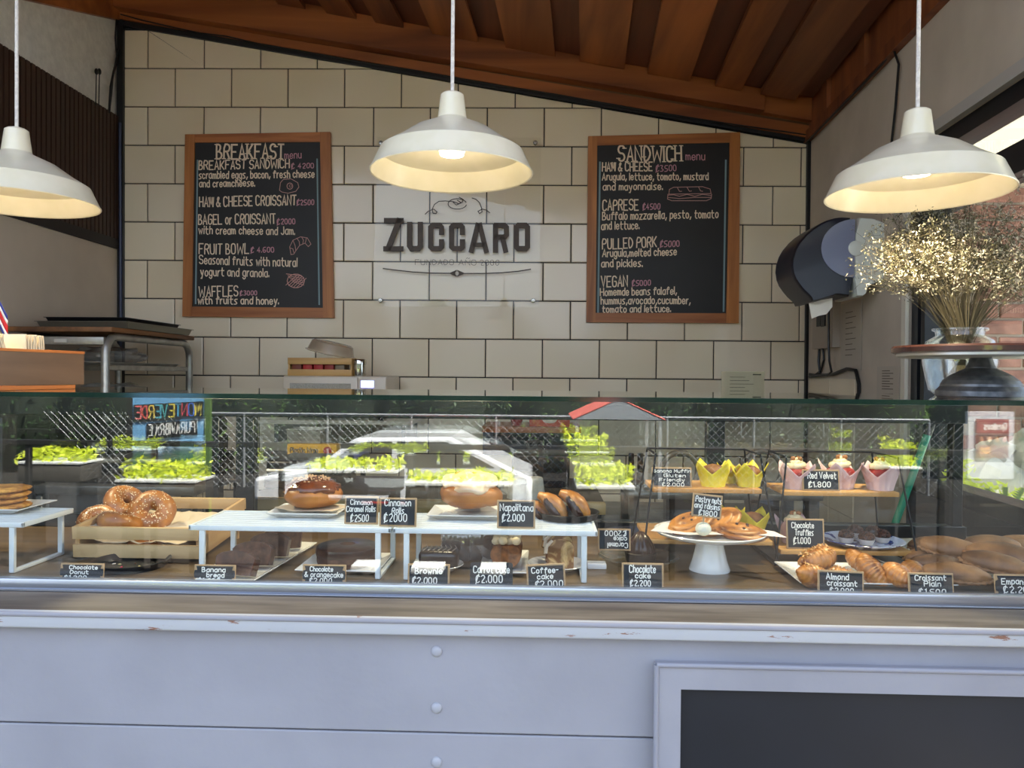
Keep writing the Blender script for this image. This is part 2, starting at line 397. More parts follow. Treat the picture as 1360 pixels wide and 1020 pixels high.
# --- ceiling
E1 = atY(440, 17, 3.86); E2 = atY(984, 116, 3.86); mX = (E2.z-E1.z)/(E2.x-E1.x); CB = .058
def zc(x, y): return E1.z+(x-E1.x)*mX
def cpt(s, t, dz=0.):          # s = x where the board meets the beam line, t = distance toward the street
    x = s-sin(CB)*t; y = 3.90-cos(CB)*t; return (x, y, zc(x, y)+dz)
bm_ = MB()
P = [cpt(-2.9, -.5, .06), cpt(1.62, -.5, .06), cpt(1.62, 3.6, .06), cpt(-2.9, 3.6, .06)]
bm_.add(P+[(p[0], p[1], p[2]+.08) for p in P], [(3, 2, 1, 0), (4, 5, 6, 7), (0, 1, 5, 4), (1, 2, 6, 5), (2, 3, 7, 6), (3, 0, 4, 7)])
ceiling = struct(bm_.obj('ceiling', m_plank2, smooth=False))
prd = [(-70, -10), (20, 84), (112, 176), (203, 262), (290, 342), (372, 408), (436, 475), (500, 537), (575, 635), (672, 737), (770, 829), (860, 916), (950, 984), (1010, 1056)]
def board(a, b, lo, hi, mat, L=3.5):
    mb = MB(); P = [cpt(a, 0, lo), cpt(b, 0, lo), cpt(b, L, lo), cpt(a, L, lo)]; Q = [cpt(a, 0, hi), cpt(b, 0, hi), cpt(b, L, hi), cpt(a, L, hi)]
    mb.add(P+Q, [(3, 2, 1, 0), (4, 5, 6, 7), (0, 1, 5, 4), (1, 2, 6, 5), (2, 3, 7, 6), (3, 0, 4, 7)])
    return mb.obj('plank', mat, ceiling, smooth=False)
def sx_of(px):
    py = 17+(px-440)*.182; return atY(px, py, 3.90).x
prevb = None
for a, b in prd:
    xa, xb = sx_of(a), sx_of(b)
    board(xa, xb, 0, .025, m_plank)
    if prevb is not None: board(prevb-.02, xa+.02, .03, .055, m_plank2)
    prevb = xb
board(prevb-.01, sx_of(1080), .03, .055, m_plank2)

# --- beam along the tiled wall (upper beam, shade-dark strip, lower board)
def beamquad(yA0, yA1, yB0, yB1, d0, d1, name, mat, xa=-60, xb=1080):
    return wallquad([W(xa, yA1, d1), W(xb, yB1, d1), W(xb, yB0, d1), W(xa, yA0, d1)], d0, d1, name, mat)
L0 = lambda x, y0: y0+(x-340)*.182
ux0, ux1 = uL-.25, uR+.0
def beam_strip(o0, o1, d0, d1, name, mat, u1=None):   # px offsets below the ceiling edge line, measured in the plane of the beam face
    pa = W(340, o0[0]-1, d1); pb = W(1020, o0[1]+122.6, d1); s0 = (pb[1]-pa[1])/(pb[0]-pa[0])
    pc = W(340, o1[0]-1, d1); pd = W(1020, o1[1]+122.6, d1); s1 = (pd[1]-pc[1])/(pd[0]-pc[0])
    u1_ = u1 if u1 else ux1
    f0 = lambda u: pa[1]+(u-pa[0])*s0; f1 = lambda u: pc[1]+(u-pc[0])*s1
    return wallquad([(ux0, f1(ux0)), (u1_, f1(u1_)), (u1_, f0(u1_)), (ux0, f0(ux0))], d0, d1, name, mat)
struct(beam_strip((-8, -8), (39, 24), -.02, .10, 'trim_5', m_beam, W(1008, 130)[0]))
struct(beam_strip((36, 22), (50, 39), -.02, .025, 'trim_6', m_beam_shade))  # shade of the upper beam's underside put into a darker wood strip
struct(beam_strip((46, 35), (57, 50.5), -.02, .035, 'trim_7', m_beam))
struct(wallquad([W(1008, 155), W(1078, 167), W(1078, 126), W(1008, 114)], .0, .07, 'trim_8', m_beam))

# --- left wall
pL = atPl(160, 250, WC, WN); XL = pL.x
def LW(px, py):
    p = atPl(px, py, Vector((XL, 0, 0)), Vector((1, 0, 0))); return (p.y, p.z)
def xprism(poly, x0, x1):      # polygon in (y, z), extruded along x
    mb = MB(); n = len(poly); mb.add([(x0, p[0], p[1]) for p in poly]+[(x1, p[0], p[1]) for p in poly],
        [tuple(range(n)), tuple(range(n, 2*n))[::-1]]+[(i, i+n, (i+1) % n+n, (i+1) % n) for i in range(n)]); return mb
yB = pL.y
zs1 = EYE+1.33; zs0 = EYE+.69
mb = MB(); mb.box(XL-.12, XL, -.1+.9, yB+.1, 0, zs0); lw = struct(mb.obj('wall_left', m_grey, smooth=False))
mb = MB(); mb.box(XL-.14, XL-.02, .8, yB+.1, zs0, 3.75); wl2 = struct(mb.obj('wall_left_upper', m_plaster, smooth=False))
mb = MB(); mb.box(XL-.02, XL-.004, 1.6, yB, zs0, zs1)
sb = struct(mb.obj('trim_9', m_slatback, smooth=False))
sl0 = MB().box(0, .010, -.012, .012, zs0+.001, zs1-.001).obj('slat', m_slat, sb, smooth=False); sl0.location = (XL-.004, yB-.02, 0)
k = 1
while yB-.02-k*.034 > 2.5 and k < 60:
    o = bpy.data.objects.new('slat', sl0.data); COL.objects.link(o); o.parent = sb; o.location = (XL-.004, yB-.02-k*.034, 0); k += 1
mb = MB(); mb.box(XL-.004, XL+.012, 2.4, yB, zs0-.05, zs0); tr = struct(mb.obj('trim_10', plain('dark_edge', C(36, 28, 24), .6), smooth=False))
# plate beam at the head of the left wall
q1 = LW(160, 27); q2 = LW(40, 1); q1 = (yB, q1[1]); sl2 = (q2[1]-q1[1])/(q2[0]-q1[0])
mb = xprism([(yB, q1[1]), (yB-1.9, q1[1]-1.9*sl2), (yB-1.9, q1[1]-1.9*sl2+.9), (yB, q1[1]+.4)], XL-.02, XL+.012)
struct(mb.obj('trim_11', m_beam, smooth=False))
# bits of wire on the left wall
def wire(name, pts, r, mat, label=None, cat='cable', group=None):
    mb = MB(); mb.tube(pts, r, 6); o = mb.obj(name, mat)
    if label: tag(o, label, cat, group)
    return o
def L3(px, py, off=.008): a = LW(px, py); return (XL+off, a[0], a[1])
def W3(px, py, off=.01): p = atPl(px, py, WC+WN*off, WN); return tuple(p)
wire('hanging_cable', [L3(153, 22), L3(151, 50), L3(153, 75), L3(148, 100), L3(146, 125), L3(143, 150)], .004, m_black, 'thin black cable hanging down the white stucco beside the tiled wall corner')
wire('hanging_cable', [L3(159, 55), L3(155, 75), L3(149, 95), L3(145, 115), L3(143, 148)], .006, m_black, 'thicker black cable curving down the stucco next to the tiled wall')
for i, (xx, nm) in enumerate(((126, 'left'), (130, 'right'))):
    mb = MB(); mb.tube([L3(xx, 95), L3(xx-1, 140)], .0025, 6); o = mb.obj('wall_fixing', m_black)
    tag(o, f'black pin with a short thin wire on the white stucco, {nm} one of two', 'pin'); mb2 = MB(); p = L3(xx, 95); mb2.blob(.008, .012, .016, M=Matrix.Translation(Vector(p)), nu=10, nv=6); mb2.obj('pin_head', m_black, o)
pts = [W3(x, y+(x-160)*.17, .04) for x, y in ((160, 19), (190, 22), (225, 24), (265, 26), (300, 24), (345, 27), (400, 27), (480, 28), (560, 27), (650, 28), (740, 27), (850, 28), (960, 27), (1074, 24))]
wire('ceiling_cable', pts, .0035, m_black, 'thin black cable stapled along the black trim under the sloping beam')
mb = MB(); mb.cyl(L3(154.5, 163, .02), L3(156, 545, .02), .008, 8)
tag(mb.obj('corner_pipe', plain('navy_pipe', C(34, 44, 72), .4)), 'dark blue thin pipe running down the left corner of the tiled wall', 'pipe')

# --- right wall (its own slight angle), with the big window
pR = atPl(1073, 350, WC, WN); RB = .047; RD = Vector((-sin(RB), -cos(RB), 0)); RN = Vector((-cos(RB), sin(RB), 0))   # RN points into the room
def RW(px, py, d=0.):
    p = atPl(px, py, pR+RN*d, RN); return ((p-pR).dot(RD), p.z)
def R3(s, z, d=0.): p = pR+RD*s+RN*d; return (p.x, p.y, z)
def rprism(poly, d0, d1, name, mat, parent=None, smooth=False):   # polygon in (s, z) on the right wall
    mb = MB(); n = len(poly)
    mb.add([R3(p[0], p[1], d0) for p in poly]+[R3(p[0], p[1], d1) for p in poly], [tuple(range(n)), tuple(range(n, 2*n))[::-1]]+[(i, i+n, (i+1) % n+n, (i+1) % n) for i in range(n)])
    return mb.obj(name, mat, parent, smooth=smooth)
sW0 = RW(1207, 420)[0]; sW1 = 2.75; zW1 = RW(1300, 140)[1]; zW0 = RW(1360, 702)[1]
rprism([(-.12, 0), (sW0, 0), (sW0, 3.7), (-.12, 3.7)], -.14, 0, 'wall_right', m_grey2); wr = struct(bpy.data.objects['wall_right'])
struct(rprism([(sW0, zW1), (sW1, zW1), (sW1, 3.7), (sW0, 3.7)], -.14, 0, 'wall_right_upper', m_grey2))
struct(rprism([(sW0, 0), (sW1, 0), (sW1, zW0), (sW0, zW0)], -.14, 0, 'wall_right_lower', plain('dark_sill_paint', C(38, 40, 46), .5)))
struct(rprism([(sW1, 0), (3.15, 0), (3.15, 3.7), (sW1, 3.7)], -.14, 0, 'wall_right_front', m_grey2))
win = struct(rprism([(sW0, zW0), (sW0+.05, zW0), (sW0+.05, zW1), (sW0, zW1)], -.09, -.01, 'window_1', m_dframe))
def rbar(s0, s1, z0_, z1_, name='window_frame', mat=m_dframe, d0=-.09, d1=-.01): return rprism([(s0, z0_), (s1, z0_), (s1, z1_), (s0, z1_)], d0, d1, name, mat, win)
zTb = RW(1340, 232)[1]; zTt = RW(1340, 192)[1]
rbar(sW0, sW1, zW1-.055, zW1); rbar(sW0, sW1, zW0, zW0+.05); rbar(sW0, sW1, zTb, zTt, 'transom_bar'); rbar(sW1-.05, sW1, zW0, zW1)
rbar(sW0+.075, sW0+.105, zW0, zTb, 'window_mullion', m_dframe)
rbar(sW0-.035, sW0-.0, zW0, zW1, 'white_jamb', plain('white_jamb', C(222, 216, 198), .5), -.02, .012)
rbar(sW0+.02, sW1-.02, zW0+.02, zTb, 'pane', m_wglass, -.055, -.049); rbar(sW0+.02, sW1-.02, zTt, zW1-.02, 'pane', m_wglass, -.055, -.049)
struct(rprism([(sW0-.02, zW1-.002), (sW1, zW1-.002), (sW1, zW1+.035), (sW0-.02, zW1+.035)], 0, .02, 'trim_12', plain('pale_reveal', C(176, 172, 164), .5)))
# fascia boards between ceiling and right wall
f0 = RW(1075, 190); zf = f0[1]
fb = struct(rprism([(-.02, zf), (3.1, zf+.02), (3.1, zf+.07), (-.02, zf+.05)], 0, .03, 'trim_13', m_fascia))
s = 0.0; i = 0
while s < 2.9:
    wd = (.28, .08, .40, .07, .5, .08)[i % 6]; pr = (.010, .028)[i % 2]
    rprism([(s+.003, zf+.045), (s+wd-.003, zf+.045), (s+wd-.003, zf+.36), (s+.003, zf+.36)], 0, pr, 'fascia_board', m_fascia, fb); s += wd; i += 1
wire('fascia_cable', [R3(0.0, zf-.005, .02), R3(.35, zf+.0, .02), R3(.7, zf, .022), R3(1.0, zf+.005, .02), R3(1.10, zf+.02, .02), R3(1.13, zf-.05, .012), R3(1.10, zf-.2, .01), R3(1.06, zf-.36, .01), R3(1.05, zf-.5, .01)], .005, m_black, 'black cable looping down from the right wooden fascia above the right lamp')

# --- floors
mb = MB(); mb.box(-2.6, 1.75, .2, 4.3, -.05, 0); struct(mb.obj('floor', noisy('cafe_floor', C(150, 140, 126), C(170, 160, 144), 6, 3, .6, .05), smooth=False))
mb = MB(); mb.box(-9, 9, -5.0, .2, -.10, -.02); 
struct(mb.obj('ground_patio', noisy('patio_concrete', C(38, 34, 32), C(52, 47, 43), 3, 5, .9, .1), smooth=False))
mb = MB(); mb.box(1.75, 9, .2, 5.2, -.1, -.02); struct(mb.obj('ground_garden', noisy('garden_gravel', C(150, 146, 136), C(190, 184, 172), 20, 5, .95, .4), smooth=False))
mb = MB(); mb.add([(-22, -5, -.03), (22, -5, -.03), (22, -12, -1.1), (-22, -12, -1.1), (22, -30, -1.4), (-22, -30, -1.4)], [(0, 3, 2, 1), (3, 5, 4, 2)])
struct(mb.obj('ground_street', noisy('asphalt', C(36, 36, 36), C(50, 48, 46), 4, 5, .9, .1), smooth=False))
# second skin behind the front opening: gable side of the cafe left of the counter
mb = MB(); mb.box(XL-.9, XL-.12, .8, .95, 0, 3.7); struct(mb.obj('wall_front', m_plaster, smooth=False))

for nm_ in ('patio_concrete', 'asphalt'): MATS[nm_].node_tree.nodes['Principled BSDF'].inputs['Specular IOR Level'].default_value = 0.05
# ============================================================ COUNTER
ZC = EYE-.411                                   # worktop
YF = ZC  # placeholder
yTop = .411*F/(824-499)                         # front edge of the worktop
m_paint = noisy('pale_lilac_paint', C(144, 143, 148), C(152, 151, 156), 5, 3, .5, .22, dist=.002, bscale=55)
m_plug = plain('painted_plug', C(164, 164, 168), .45)
m_worktop = noisy('worn_worktop', C(78, 68, 58), C(120, 110, 97), 14, 8, .45, .15, stretch=(.35, 2.5, 1), lo=.3, hi=.7, dist=.001, rough2=.7)
m_peel = None
def peelmat():
    m, n, b = newmat('peeling_white_paint'); t = n.nodes.new('ShaderNodeTexCoord'); mp = n.nodes.new('ShaderNodeMapping'); mp.inputs['Scale'].default_value = (7, 3, 40)
    n.links.new(t.outputs['Object'], mp.inputs[0]); z = n.nodes.new('ShaderNodeTexNoise'); z.inputs['Scale'].default_value = 1.6; z.inputs['Detail'].default_value = 7; z.inputs['Roughness'].default_value = .65
    n.links.new(mp.outputs[0], z.inputs['Vector']); r = n.nodes.new('ShaderNodeValToRGB'); r.color_ramp.elements[0].position = .355; r.color_ramp.elements[1].position = .37
    r.color_ramp.elements[0].color = C(140, 100, 80); r.color_ramp.elements[1].color = C(178, 179, 180); n.links.new(z.outputs[0], r.inputs[0]); n.links.new(r.outputs[0], b.inputs['Base Color'])
    bp = n.nodes.new('ShaderNodeBump'); bp.inputs['Strength'].default_value = .5; bp.inputs['Distance'].default_value = .001; n.links.new(r.outputs[0], bp.inputs['Height']); n.links.new(bp.outputs[0], b.inputs['Normal'])
    b.inputs['Roughness'].default_value = .5; return m
counter = thing('counter', 'long lilac-white boarded service counter with worn wooden top and peeling white edge', 'counter', (0, 0, 0))
MB().rbox(-2.1, 1.24, yTop+.003, 2.05, ZC-.03, ZC, .003).obj('worktop', m_worktop, counter)
MB().rbox(-2.1, 1.24, yTop-.008, yTop+.004, ZC-.029, ZC+.0008, .004, 3).obj('edge_moulding', peelmat(), counter)
MB().rbox(-2.1, 1.24, yTop-.0115, yTop-.004, ZC-.0085, ZC+.0002, .0035, 3).obj('moulding_bead', m_paint, counter)
yP = yTop+.012
zg = atY(680, 977, yP).z
MB().box(-2.08, 1.22, yP+.022, 2.04, .02, ZC-.03).obj('carcass', plain('gap_dark', C(40, 30, 26), .9), counter, smooth=False)
zz = ZC-.028; hts = [zz-zg-.0, .21, .21, .21, .21]
for i, h in enumerate(hts):
    MB().rbox(-2.1, 1.24, yP, yP+.022, zz-h+.0024, zz, .002, 1).obj('board', m_paint, counter); zz -= h
for py in (865, 940, 1012):
    p = atY(580, py, yP); mb = MB(); mb.blob(.0095, .005, .0095, nu=20, nv=10); o = mb.obj('plug', m_plug, counter); o.location = (p.x, yP-.0005, p.z)
# framed chalkboard on the counter front
yK = yP-.022; a = atY(872, 883, yK); b = atY(905, 917, yK-.004)
cb = thing('front_chalkboard', 'large blank chalkboard in a wide pale mitred frame on the counter front', 'chalkboard', (0, 0, 0))
x0, x1, zt, zb = a.x, 1.18, a.z, .35; fw = b.x-a.x; fh = a.z-b.z
mkb = noisy('blank_chalkboard', C(23, 26, 32), C(30, 34, 41), 3, 5, .45, .1, dist=.001, bscale=50)
def frame_rail(P, d0, d1, name, mat, parent):
    mb = MB(); mb.prism(P, d0, d1); return mb.obj(name, mat, parent, smooth=False)
frame_rail([(x0, zt), (x1, zt), (x1-fw, zt-fh), (x0+fw, zt-fh)], yK, yP, 'frame_rail', m_paint, cb)
frame_rail([(x0, zb), (x0, zt), (x0+fw, zt-fh), (x0+fw, zb+fh)], yK, yP, 'frame_rail', m_paint, cb)
frame_rail([(x0, zb), (x1, zb), (x1-fw, zb+fh), (x0+fw, zb+fh)], yK, yP, 'frame_rail', m_paint, cb)
frame_rail([(x1, zb), (x1, zt), (x1-fw, zt-fh), (x1-fw, zb+fh)], yK, yP, 'frame_rail', m_paint, cb)
mb = MB()
for (p, q) in (((x0, yK, zt), (x1, yK, zt)), ((x0, yK, zb), (x0, yK, zt))): mb.cyl(p, q, .0045, 10)
mb.obj('frame_bead', plain('bead_paint', C(146, 146, 153), .4), cb)
MB().box(x0+fw-.002, x1-fw+.002, yK+.012, yK+.018, zb+fh, zt-fh+.002).obj('slate', mkb, cb, smooth=False)

# ============================================================ DISPLAY CASE
case = thing('display_case', 'long glass pastry display case with black back frame and aluminium base rail', 'display case', (0, 0, 0))
XA, XB = -1.55, 1.075; YBk = 1.97
zgl = atY(680, 526.5, YG).z                      # upper edge of the front glass
ztg = zgl
MB().rbox(XA, XB, YG-.012, YG+.006, ZC, EYE-.388, .0025, 2).obj('base_rail', m_chrome, case)
MB().rbox(XA, XB, YG-.016, YG-.010, ZC+.0005, ZC+.004, .001, 1).obj('rail_lip', m_chrome, case)
MB().box(XA, XB, YG+.0065, YBk, ZC+.0005, ZF).obj('case_floor', noisy('walnut_laminate', C(82, 64, 42), C(112, 92, 62), 10, 6, .3, .05, stretch=(.15, 2, 1)), case, smooth=False)
MB().box(XA, XB, YG-.003, YG+.003, EYE-.389, ztg-.008).obj('front_glass', m_cglass, case, smooth=False)
mgt = glassy('case_glass_top', (.95, .985, .965, 1), .04)
MB().box(XA, XB, YG+.004, YBk+.02, ztg-.008, ztg).obj('top_glass', mgt, case, smooth=False)
MB().box(XA, XB, YG-.004, YG+.0035, ztg-.0085, ztg+.0005).obj('glass_edge', plain('green_glass_edge', C(16, 40, 32), .08, coat=.5), case, smooth=False)
MB().box(XB-.006, XB, YG+.006, YBk-.012, ZF, ztg-.009).obj('end_glass', m_cglass, case, smooth=False)
MB().box(XA, XA+.006, YG+.006, YBk-.012, ZF, ztg-.009).obj('end_glass', m_cglass, case, smooth=False)
zr1 = atY(900, 534, YBk).z; zr0 = atY(900, 559, YBk).z
MB().rbox(XA, XB, YBk-.01, YBk+.03, zr0, zr1, .002, 1).obj('top_rail', m_darkcase, case)
MB().rbox(XA, XB, YBk-.01, YBk+.03, ZF, ZF+.035, .002, 1).obj('bottom_rail', m_darkcase, case)
for x in (XA+.01, XB-.02):
    MB().box(x-.009, x+.009, YBk, YBk+.02, zr1, ztg-.0085).obj('top_bracket', m_darkcase, case, smooth=False)
for pxa, pxb in ((274, 292), (314, 338), (938, 962), (1264, 1278), (-60, -40)):
    xa, xb = atY(pxa, 620, YBk).x, atY(pxb, 620, YBk).x
    MB().rbox(xa, xb, YBk-.006, YBk+.026, ZF+.03, zr0+.004, .002, 1).obj('door_stile', m_darkcase, case)
for pxa, pxb in ((-40, 274), (338, 938), (962, 1264)):
    xa, xb = atY(pxa, 620, YBk).x, atY(pxb, 620, YBk).x
    MB().box(xa, xb, YBk+.008, YBk+.012, ZF+.035, zr0).obj('sliding_door_pane', glassy('back_glass', (.86, .89, .88, 1), .04), case, smooth=False)
# ============================================================ MENU BOARDS
m_board = noisy('menu_slate', C(24, 22, 20), C(31, 29, 26), 6, 4, .5, .04)
m_cream = plain('cream_chalk', C(244, 224, 196), .9)
m_pink = plain('pink_chalk', C(204, 150, 160), .9)
m_pink2 = plain('soft_pink_chalk', C(210, 160, 150), .9)
m_teal = plain('teal_chalk', C(134, 158, 160), .9)
def menu(name, label, ox, oy, S, outer, inner, lines, bars, draws):
    root = thing(name, label, 'menu board'); onwall(root)
    D0, D1, D2 = 0.011, .034, .026
    def q(x, y, d=D2): return W(ox+x/S, oy+y/S, d)
    O = [q(x, y, D1) for x, y in outer]; I = [q(x, y, D1) for x, y in inner]
    c = ((O[0][0]+O[2][0])/2, (O[0][1]+O[2][1])/2)
    mb = MB(); mb.prism(I, -D2, -D0); mb.obj('slate', m_board, root, smooth=False)
    # stiles run full height, rails between them, as in the photograph
    L_ = lambda A, B, x: (x, A[1]+(B[1]-A[1])*(x-A[0])/(B[0]-A[0]))
    xl, xr = (I[0][0]+I[3][0])/2, (I[1][0]+I[2][0])/2
    mb = MB(); mb.prism([O[3], (I[3][0], L_(O[3], O[2], I[3][0])[1]), (I[0][0], L_(O[0], O[1], I[0][0])[1]), O[0]], -D1, -D0+.001); mb.obj('frame_stile', m_framewood, root, smooth=False)
    mb = MB(); mb.prism([(I[2][0], L_(O[3], O[2], I[2][0])[1]), O[2], O[1], (I[1][0], L_(O[0], O[1], I[1][0])[1])], -D1, -D0+.001); mb.obj('frame_stile', m_framewood, root, smooth=False)
    mb = MB(); mb.prism([I[0], I[1], L_(O[0], O[1], I[1][0]), L_(O[0], O[1], I[0][0])], -D1+.001, -D0+.001); mb.obj('frame_rail', m_framewoodx, root, smooth=False)
    mb = MB(); mb.prism([L_(O[3], O[2], I[3][0]), L_(O[3], O[2], I[2][0]), I[2], I[3]], -D1+.001, -D0+.001); mb.obj('frame_rail', m_framewoodx, root, smooth=False)
    fn = lambda u, v: (u, -D2-.0006, v)
    k = 4.0/F/S   # metres per crop pixel (about)
    for txt, x0, x1, y0, y1, cap, wd, cc, sf in lines:
        mb = MB(); a = q(x0, y0); b = q(x1, y1); write(mb, txt, a[0], a[1], b[0], b[1], cap*k, fn, wd*k*1.22, serif=sf)
        o = mb.obj('lettering' if cc == 'c' else 'price_lettering', m_cream if cc == 'c' else m_pink, root, smooth=False, fix=False, kind='stuff')
        o['label'] = 'cream chalk lettering' if cc == 'c' else 'pink chalk lettering'
    for (xa, ya, xb, yb, wd) in bars:
        mb = MB(); a = q(xa, ya); b = q(xb, yb); ribbon(mb, [a, b], wd*k, fn); mb.obj('side_line', m_teal, root, smooth=False, fix=False)
    for dr in draws:
        mb = MB()
        for pts, wd in dr: ribbon(mb, [q(x, y) for x, y in pts], wd*k, fn)
        mb.obj('chalk_drawing', m_pink2, root, smooth=False, fix=False, kind='stuff')
    return root
def ell(cx, cy, rx, ry, n=18, a0=0, a1=2*pi): return [(cx+rx*cos(a0+(a1-a0)*i/n), cy+ry*sin(a0+(a1-a0)*i/n)) for i in range(n+1)]
S = 824/210
BL = [("BREAKFAST", 187, 536, 160, 160, 74, 7.5, 'c', True), ("menu", 542, 628, 160, 158, 38, 3.5, 'p', False),
 ("BREAKFAST SANDWICH", 95, 566, 217, 208, 45, 5.2, 'c', False), ("$ 4200", 578, 693, 211, 208, 25, 3.6, 'p', False),
 ("scrambled eggs, bacon, fresh cheese", 95, 695, 264, 258, 38, 4.6, 'c', False), ("and creamcheese.", 98, 386, 308, 303, 36, 4.6, 'c', False),
 ("HAM & CHEESE CROISSANT", 98, 600, 410, 401, 50, 5.4, 'c', False), ("$2500", 606, 694, 401, 400, 26, 3.8, 'p', False),
 ("BAGEL or CROISSANT", 93, 494, 503, 498, 50, 5.2, 'c', False), ("$2000", 503, 596, 502, 500, 27, 3.8, 'p', False),
 ("with cream cheese and Jam.", 95, 594, 552, 556, 40, 4.6, 'c', False),
 ("FRUIT BOWL", 96, 355, 657, 655, 52, 5.0, 'c', False), ("$ 4.600", 366, 486, 650, 647, 26, 3.6, 'p', False),
 ("Seasonal fruits with natural", 98, 606, 708, 723, 44, 4.6, 'c', False), ("yogurt and granola.", 105, 460, 770, 776, 42, 4.6, 'c', False),
 ("WAFFLES", 97, 298, 878, 876, 52, 5.0, 'c', False), ("$3000", 310, 397, 872, 870, 22, 3.6, 'p', False), ("with fruits and honey.", 90, 510, 917, 918, 38, 4.8, 'c', False)]
egg = [([(515+ (0), 325), (520, 285), (535, 268), (575, 265), (610, 285), (616, 308), (600, 330), (560, 340), (528, 334), (515, 325)], 3), (ell(569, 303, 15, 16), 3.5), (ell(572, 302, 6, 7), 2)]
cro = [([(575, 660), (568, 620), (585, 585), (625, 567), (660, 573), (679, 605), (665, 618), (648, 600), (620, 612), (600, 640), (590, 657), (575, 660)], 3), ([(585, 585), (596, 612), (600, 640)], 3), ([(605, 574), (618, 592), (620, 612)], 3), ([(630, 568), (640, 585), (636, 604)], 3), ([(655, 573), (652, 590), (648, 600)], 3), ([(570, 625), (585, 630), (590, 650)], 3)]
wf = [(ell(600, 797, 45, 36, 14), 4)]
for i in range(-2, 3):
    wf += [([(566+i*8+0, 780+i*10), (634+i*4, 795+i*12)], 3.5), ([(640+i*12-10, 775+i*4), (590+i*14-14, 825+i*3)], 3.5)]
menu('menu_board', 'breakfast menu chalkboard in an orange wooden frame on the left of the tiled wall', 240, 170, S,
    [(22, 33), (778, 20), (797, 990), (8, 982)], [(72, 75), (725, 72), (742, 937), (58, 930)], BL, [(88, 168, 78, 915, 8), (711, 162, 722, 920, 8)], [egg, cro, wf])
SL = [("SANDWICH", 162, 490, 174, 174, 78, 7.5, 'c', True), ("menu", 514, 612, 168, 166, 40, 4, 'p', False),
 ("HAM & CHEESE", 78, 338, 225, 224, 44, 5.2, 'c', False), ("$3500", 358, 463, 226, 224, 30, 3.8, 'p', False),
 ("Arugula, lettuce, tomato, mustard", 78, 630, 272, 270, 36, 4.6, 'c', False), ("and mayonnaise.", 82, 392, 325, 321, 36, 4.6, 'c', False),
 ("CAPRESE", 80, 266, 430, 427, 54, 5.2, 'c', False), ("$4500", 290, 378, 425, 423, 29, 3.8, 'p', False),
 ("Buffalo mozzarella, pesto, tomato", 79, 681, 479, 468, 40, 4.6, 'c', False), ("and lettuce.", 74, 270, 530, 526, 40, 4.6, 'c', False),
 ("PULLED PORK", 79, 360, 631, 620, 52, 5.2, 'c', False), ("$5000", 380, 479, 620, 618, 30, 3.8, 'p', False),
 ("Arugula,melted cheese", 79, 464, 672, 663, 38, 4.8, 'c', False), ("and pickles.", 74, 287, 725, 722, 38, 4.8, 'c', False),
 ("VEGAN", 74, 209, 827, 824, 54, 5.4, 'c', False), ("$5000", 234, 329, 822, 820, 27, 3.8, 'p', False),
 ("Homemde beans falafel,", 68, 465, 874, 866, 38, 4.6, 'c', False), ("hummus,avocado,cucumber,", 72, 536, 918, 916, 38, 4.6, 'c', False), ("tomato and lettuce.", 78, 434, 961, 958, 34, 4.8, 'c', False)]
sw = [([(425, 345), (428, 320), (450, 309), (600, 306), (640, 318), (645, 342), (425, 345)], 3), ([(420, 350), (450, 348), (480, 356), (520, 346), (560, 356), (600, 346), (645, 352)], 3), ([(420, 345), (418, 370), (440, 379), (620, 379), (645, 368), (648, 345)], 3), ([(422, 362), (480, 368), (560, 362), (645, 362)], 3), ([(470, 312), (480, 330), (492, 330)], 3), ([(520, 310), (532, 330), (543, 328)], 3), ([(580, 308), (590, 328), (602, 330)], 3)]
menu('menu_board', 'sandwich menu chalkboard in an orange wooden frame on the right of the tiled wall', 780, 170, S,
    [(5, 42), (797, 22), (790, 1017), (-4, 1012)], [(52, 90), (743, 75), (725, 965), (43, 963)], SL, [(66, 178, 56, 960, 9), (722, 168, 710, 955, 9)], [sw])

# ============================================================ LOGO PANEL
S = 1061/260
lp = thing('wall_logo', 'clear acrylic wall panel with large dark brown shop lettering on four metal standoffs', 'sign'); onwall(lp)
def q(x, y, d=.04): return W(480+x/S, 170+y/S, d)
mb = MB(); mb.prism([q(62, 967), q(962, 970), q(975, 52), (q(88, 50))], -.042, -.036); mb.obj('acrylic_panel', glassy('acrylic', (.985, .985, .975, 1), .015), lp, smooth=False)
m_logo = noisy('brown_metal_lettering', C(56, 42, 28), C(68, 52, 36), 30, 3, .4, .02, metal=.3)
k = 4.0/F/S
mb = MB()
def thick(pts, wd):
    # block stroke: ribbon on the front plus side walls
    P = [q(x, y) for x, y in pts]; t = MB(); ribbon(t, P, wd*k, lambda u, v: (u, -.050, v)); n = len(P)
    if len(t.v) < 4: return
    v2 = [(a[0], -.0425, a[2]) for a in t.v]; N = len(t.v)
    fs = list(t.f)+[tuple(i+N for i in f)[::-1] for f in t.f]
    for i in range(n-1):
        fs += [(2*i, 2*i+2, 2*i+2+N, 2*i+N), (2*i+1, 2*i+3, 2*i+3+N, 2*i+1+N)]
    fs += [(0, 1, 1+N, N), (2*n-2, 2*n-1, 2*n-1+N, 2*n-2+N)]
    mb.add(list(t.v)+v2, fs)
NL = lambda: globals().__setitem__('mb', mb.obj('letter', m_logo, lp, smooth=False) and MB())
thick([(132, 503), (222, 503)], 27); thick([(207, 500), (146, 657)], 30); thick([(128, 656), (221, 656)], 27); NL()
thick([(262, 519), (262, 640), (272, 655), (310, 655), (320, 640), (320, 519)], 28); NL()
for ox in (0, 113):
    thick([(435+ox, 572), (435+ox, 540), (425+ox, 529), (387+ox, 529), (376+ox, 540), (376+ox, 645), (387+ox, 655), (425+ox, 655), (435+ox, 645), (435+ox, 612)], 27); NL()
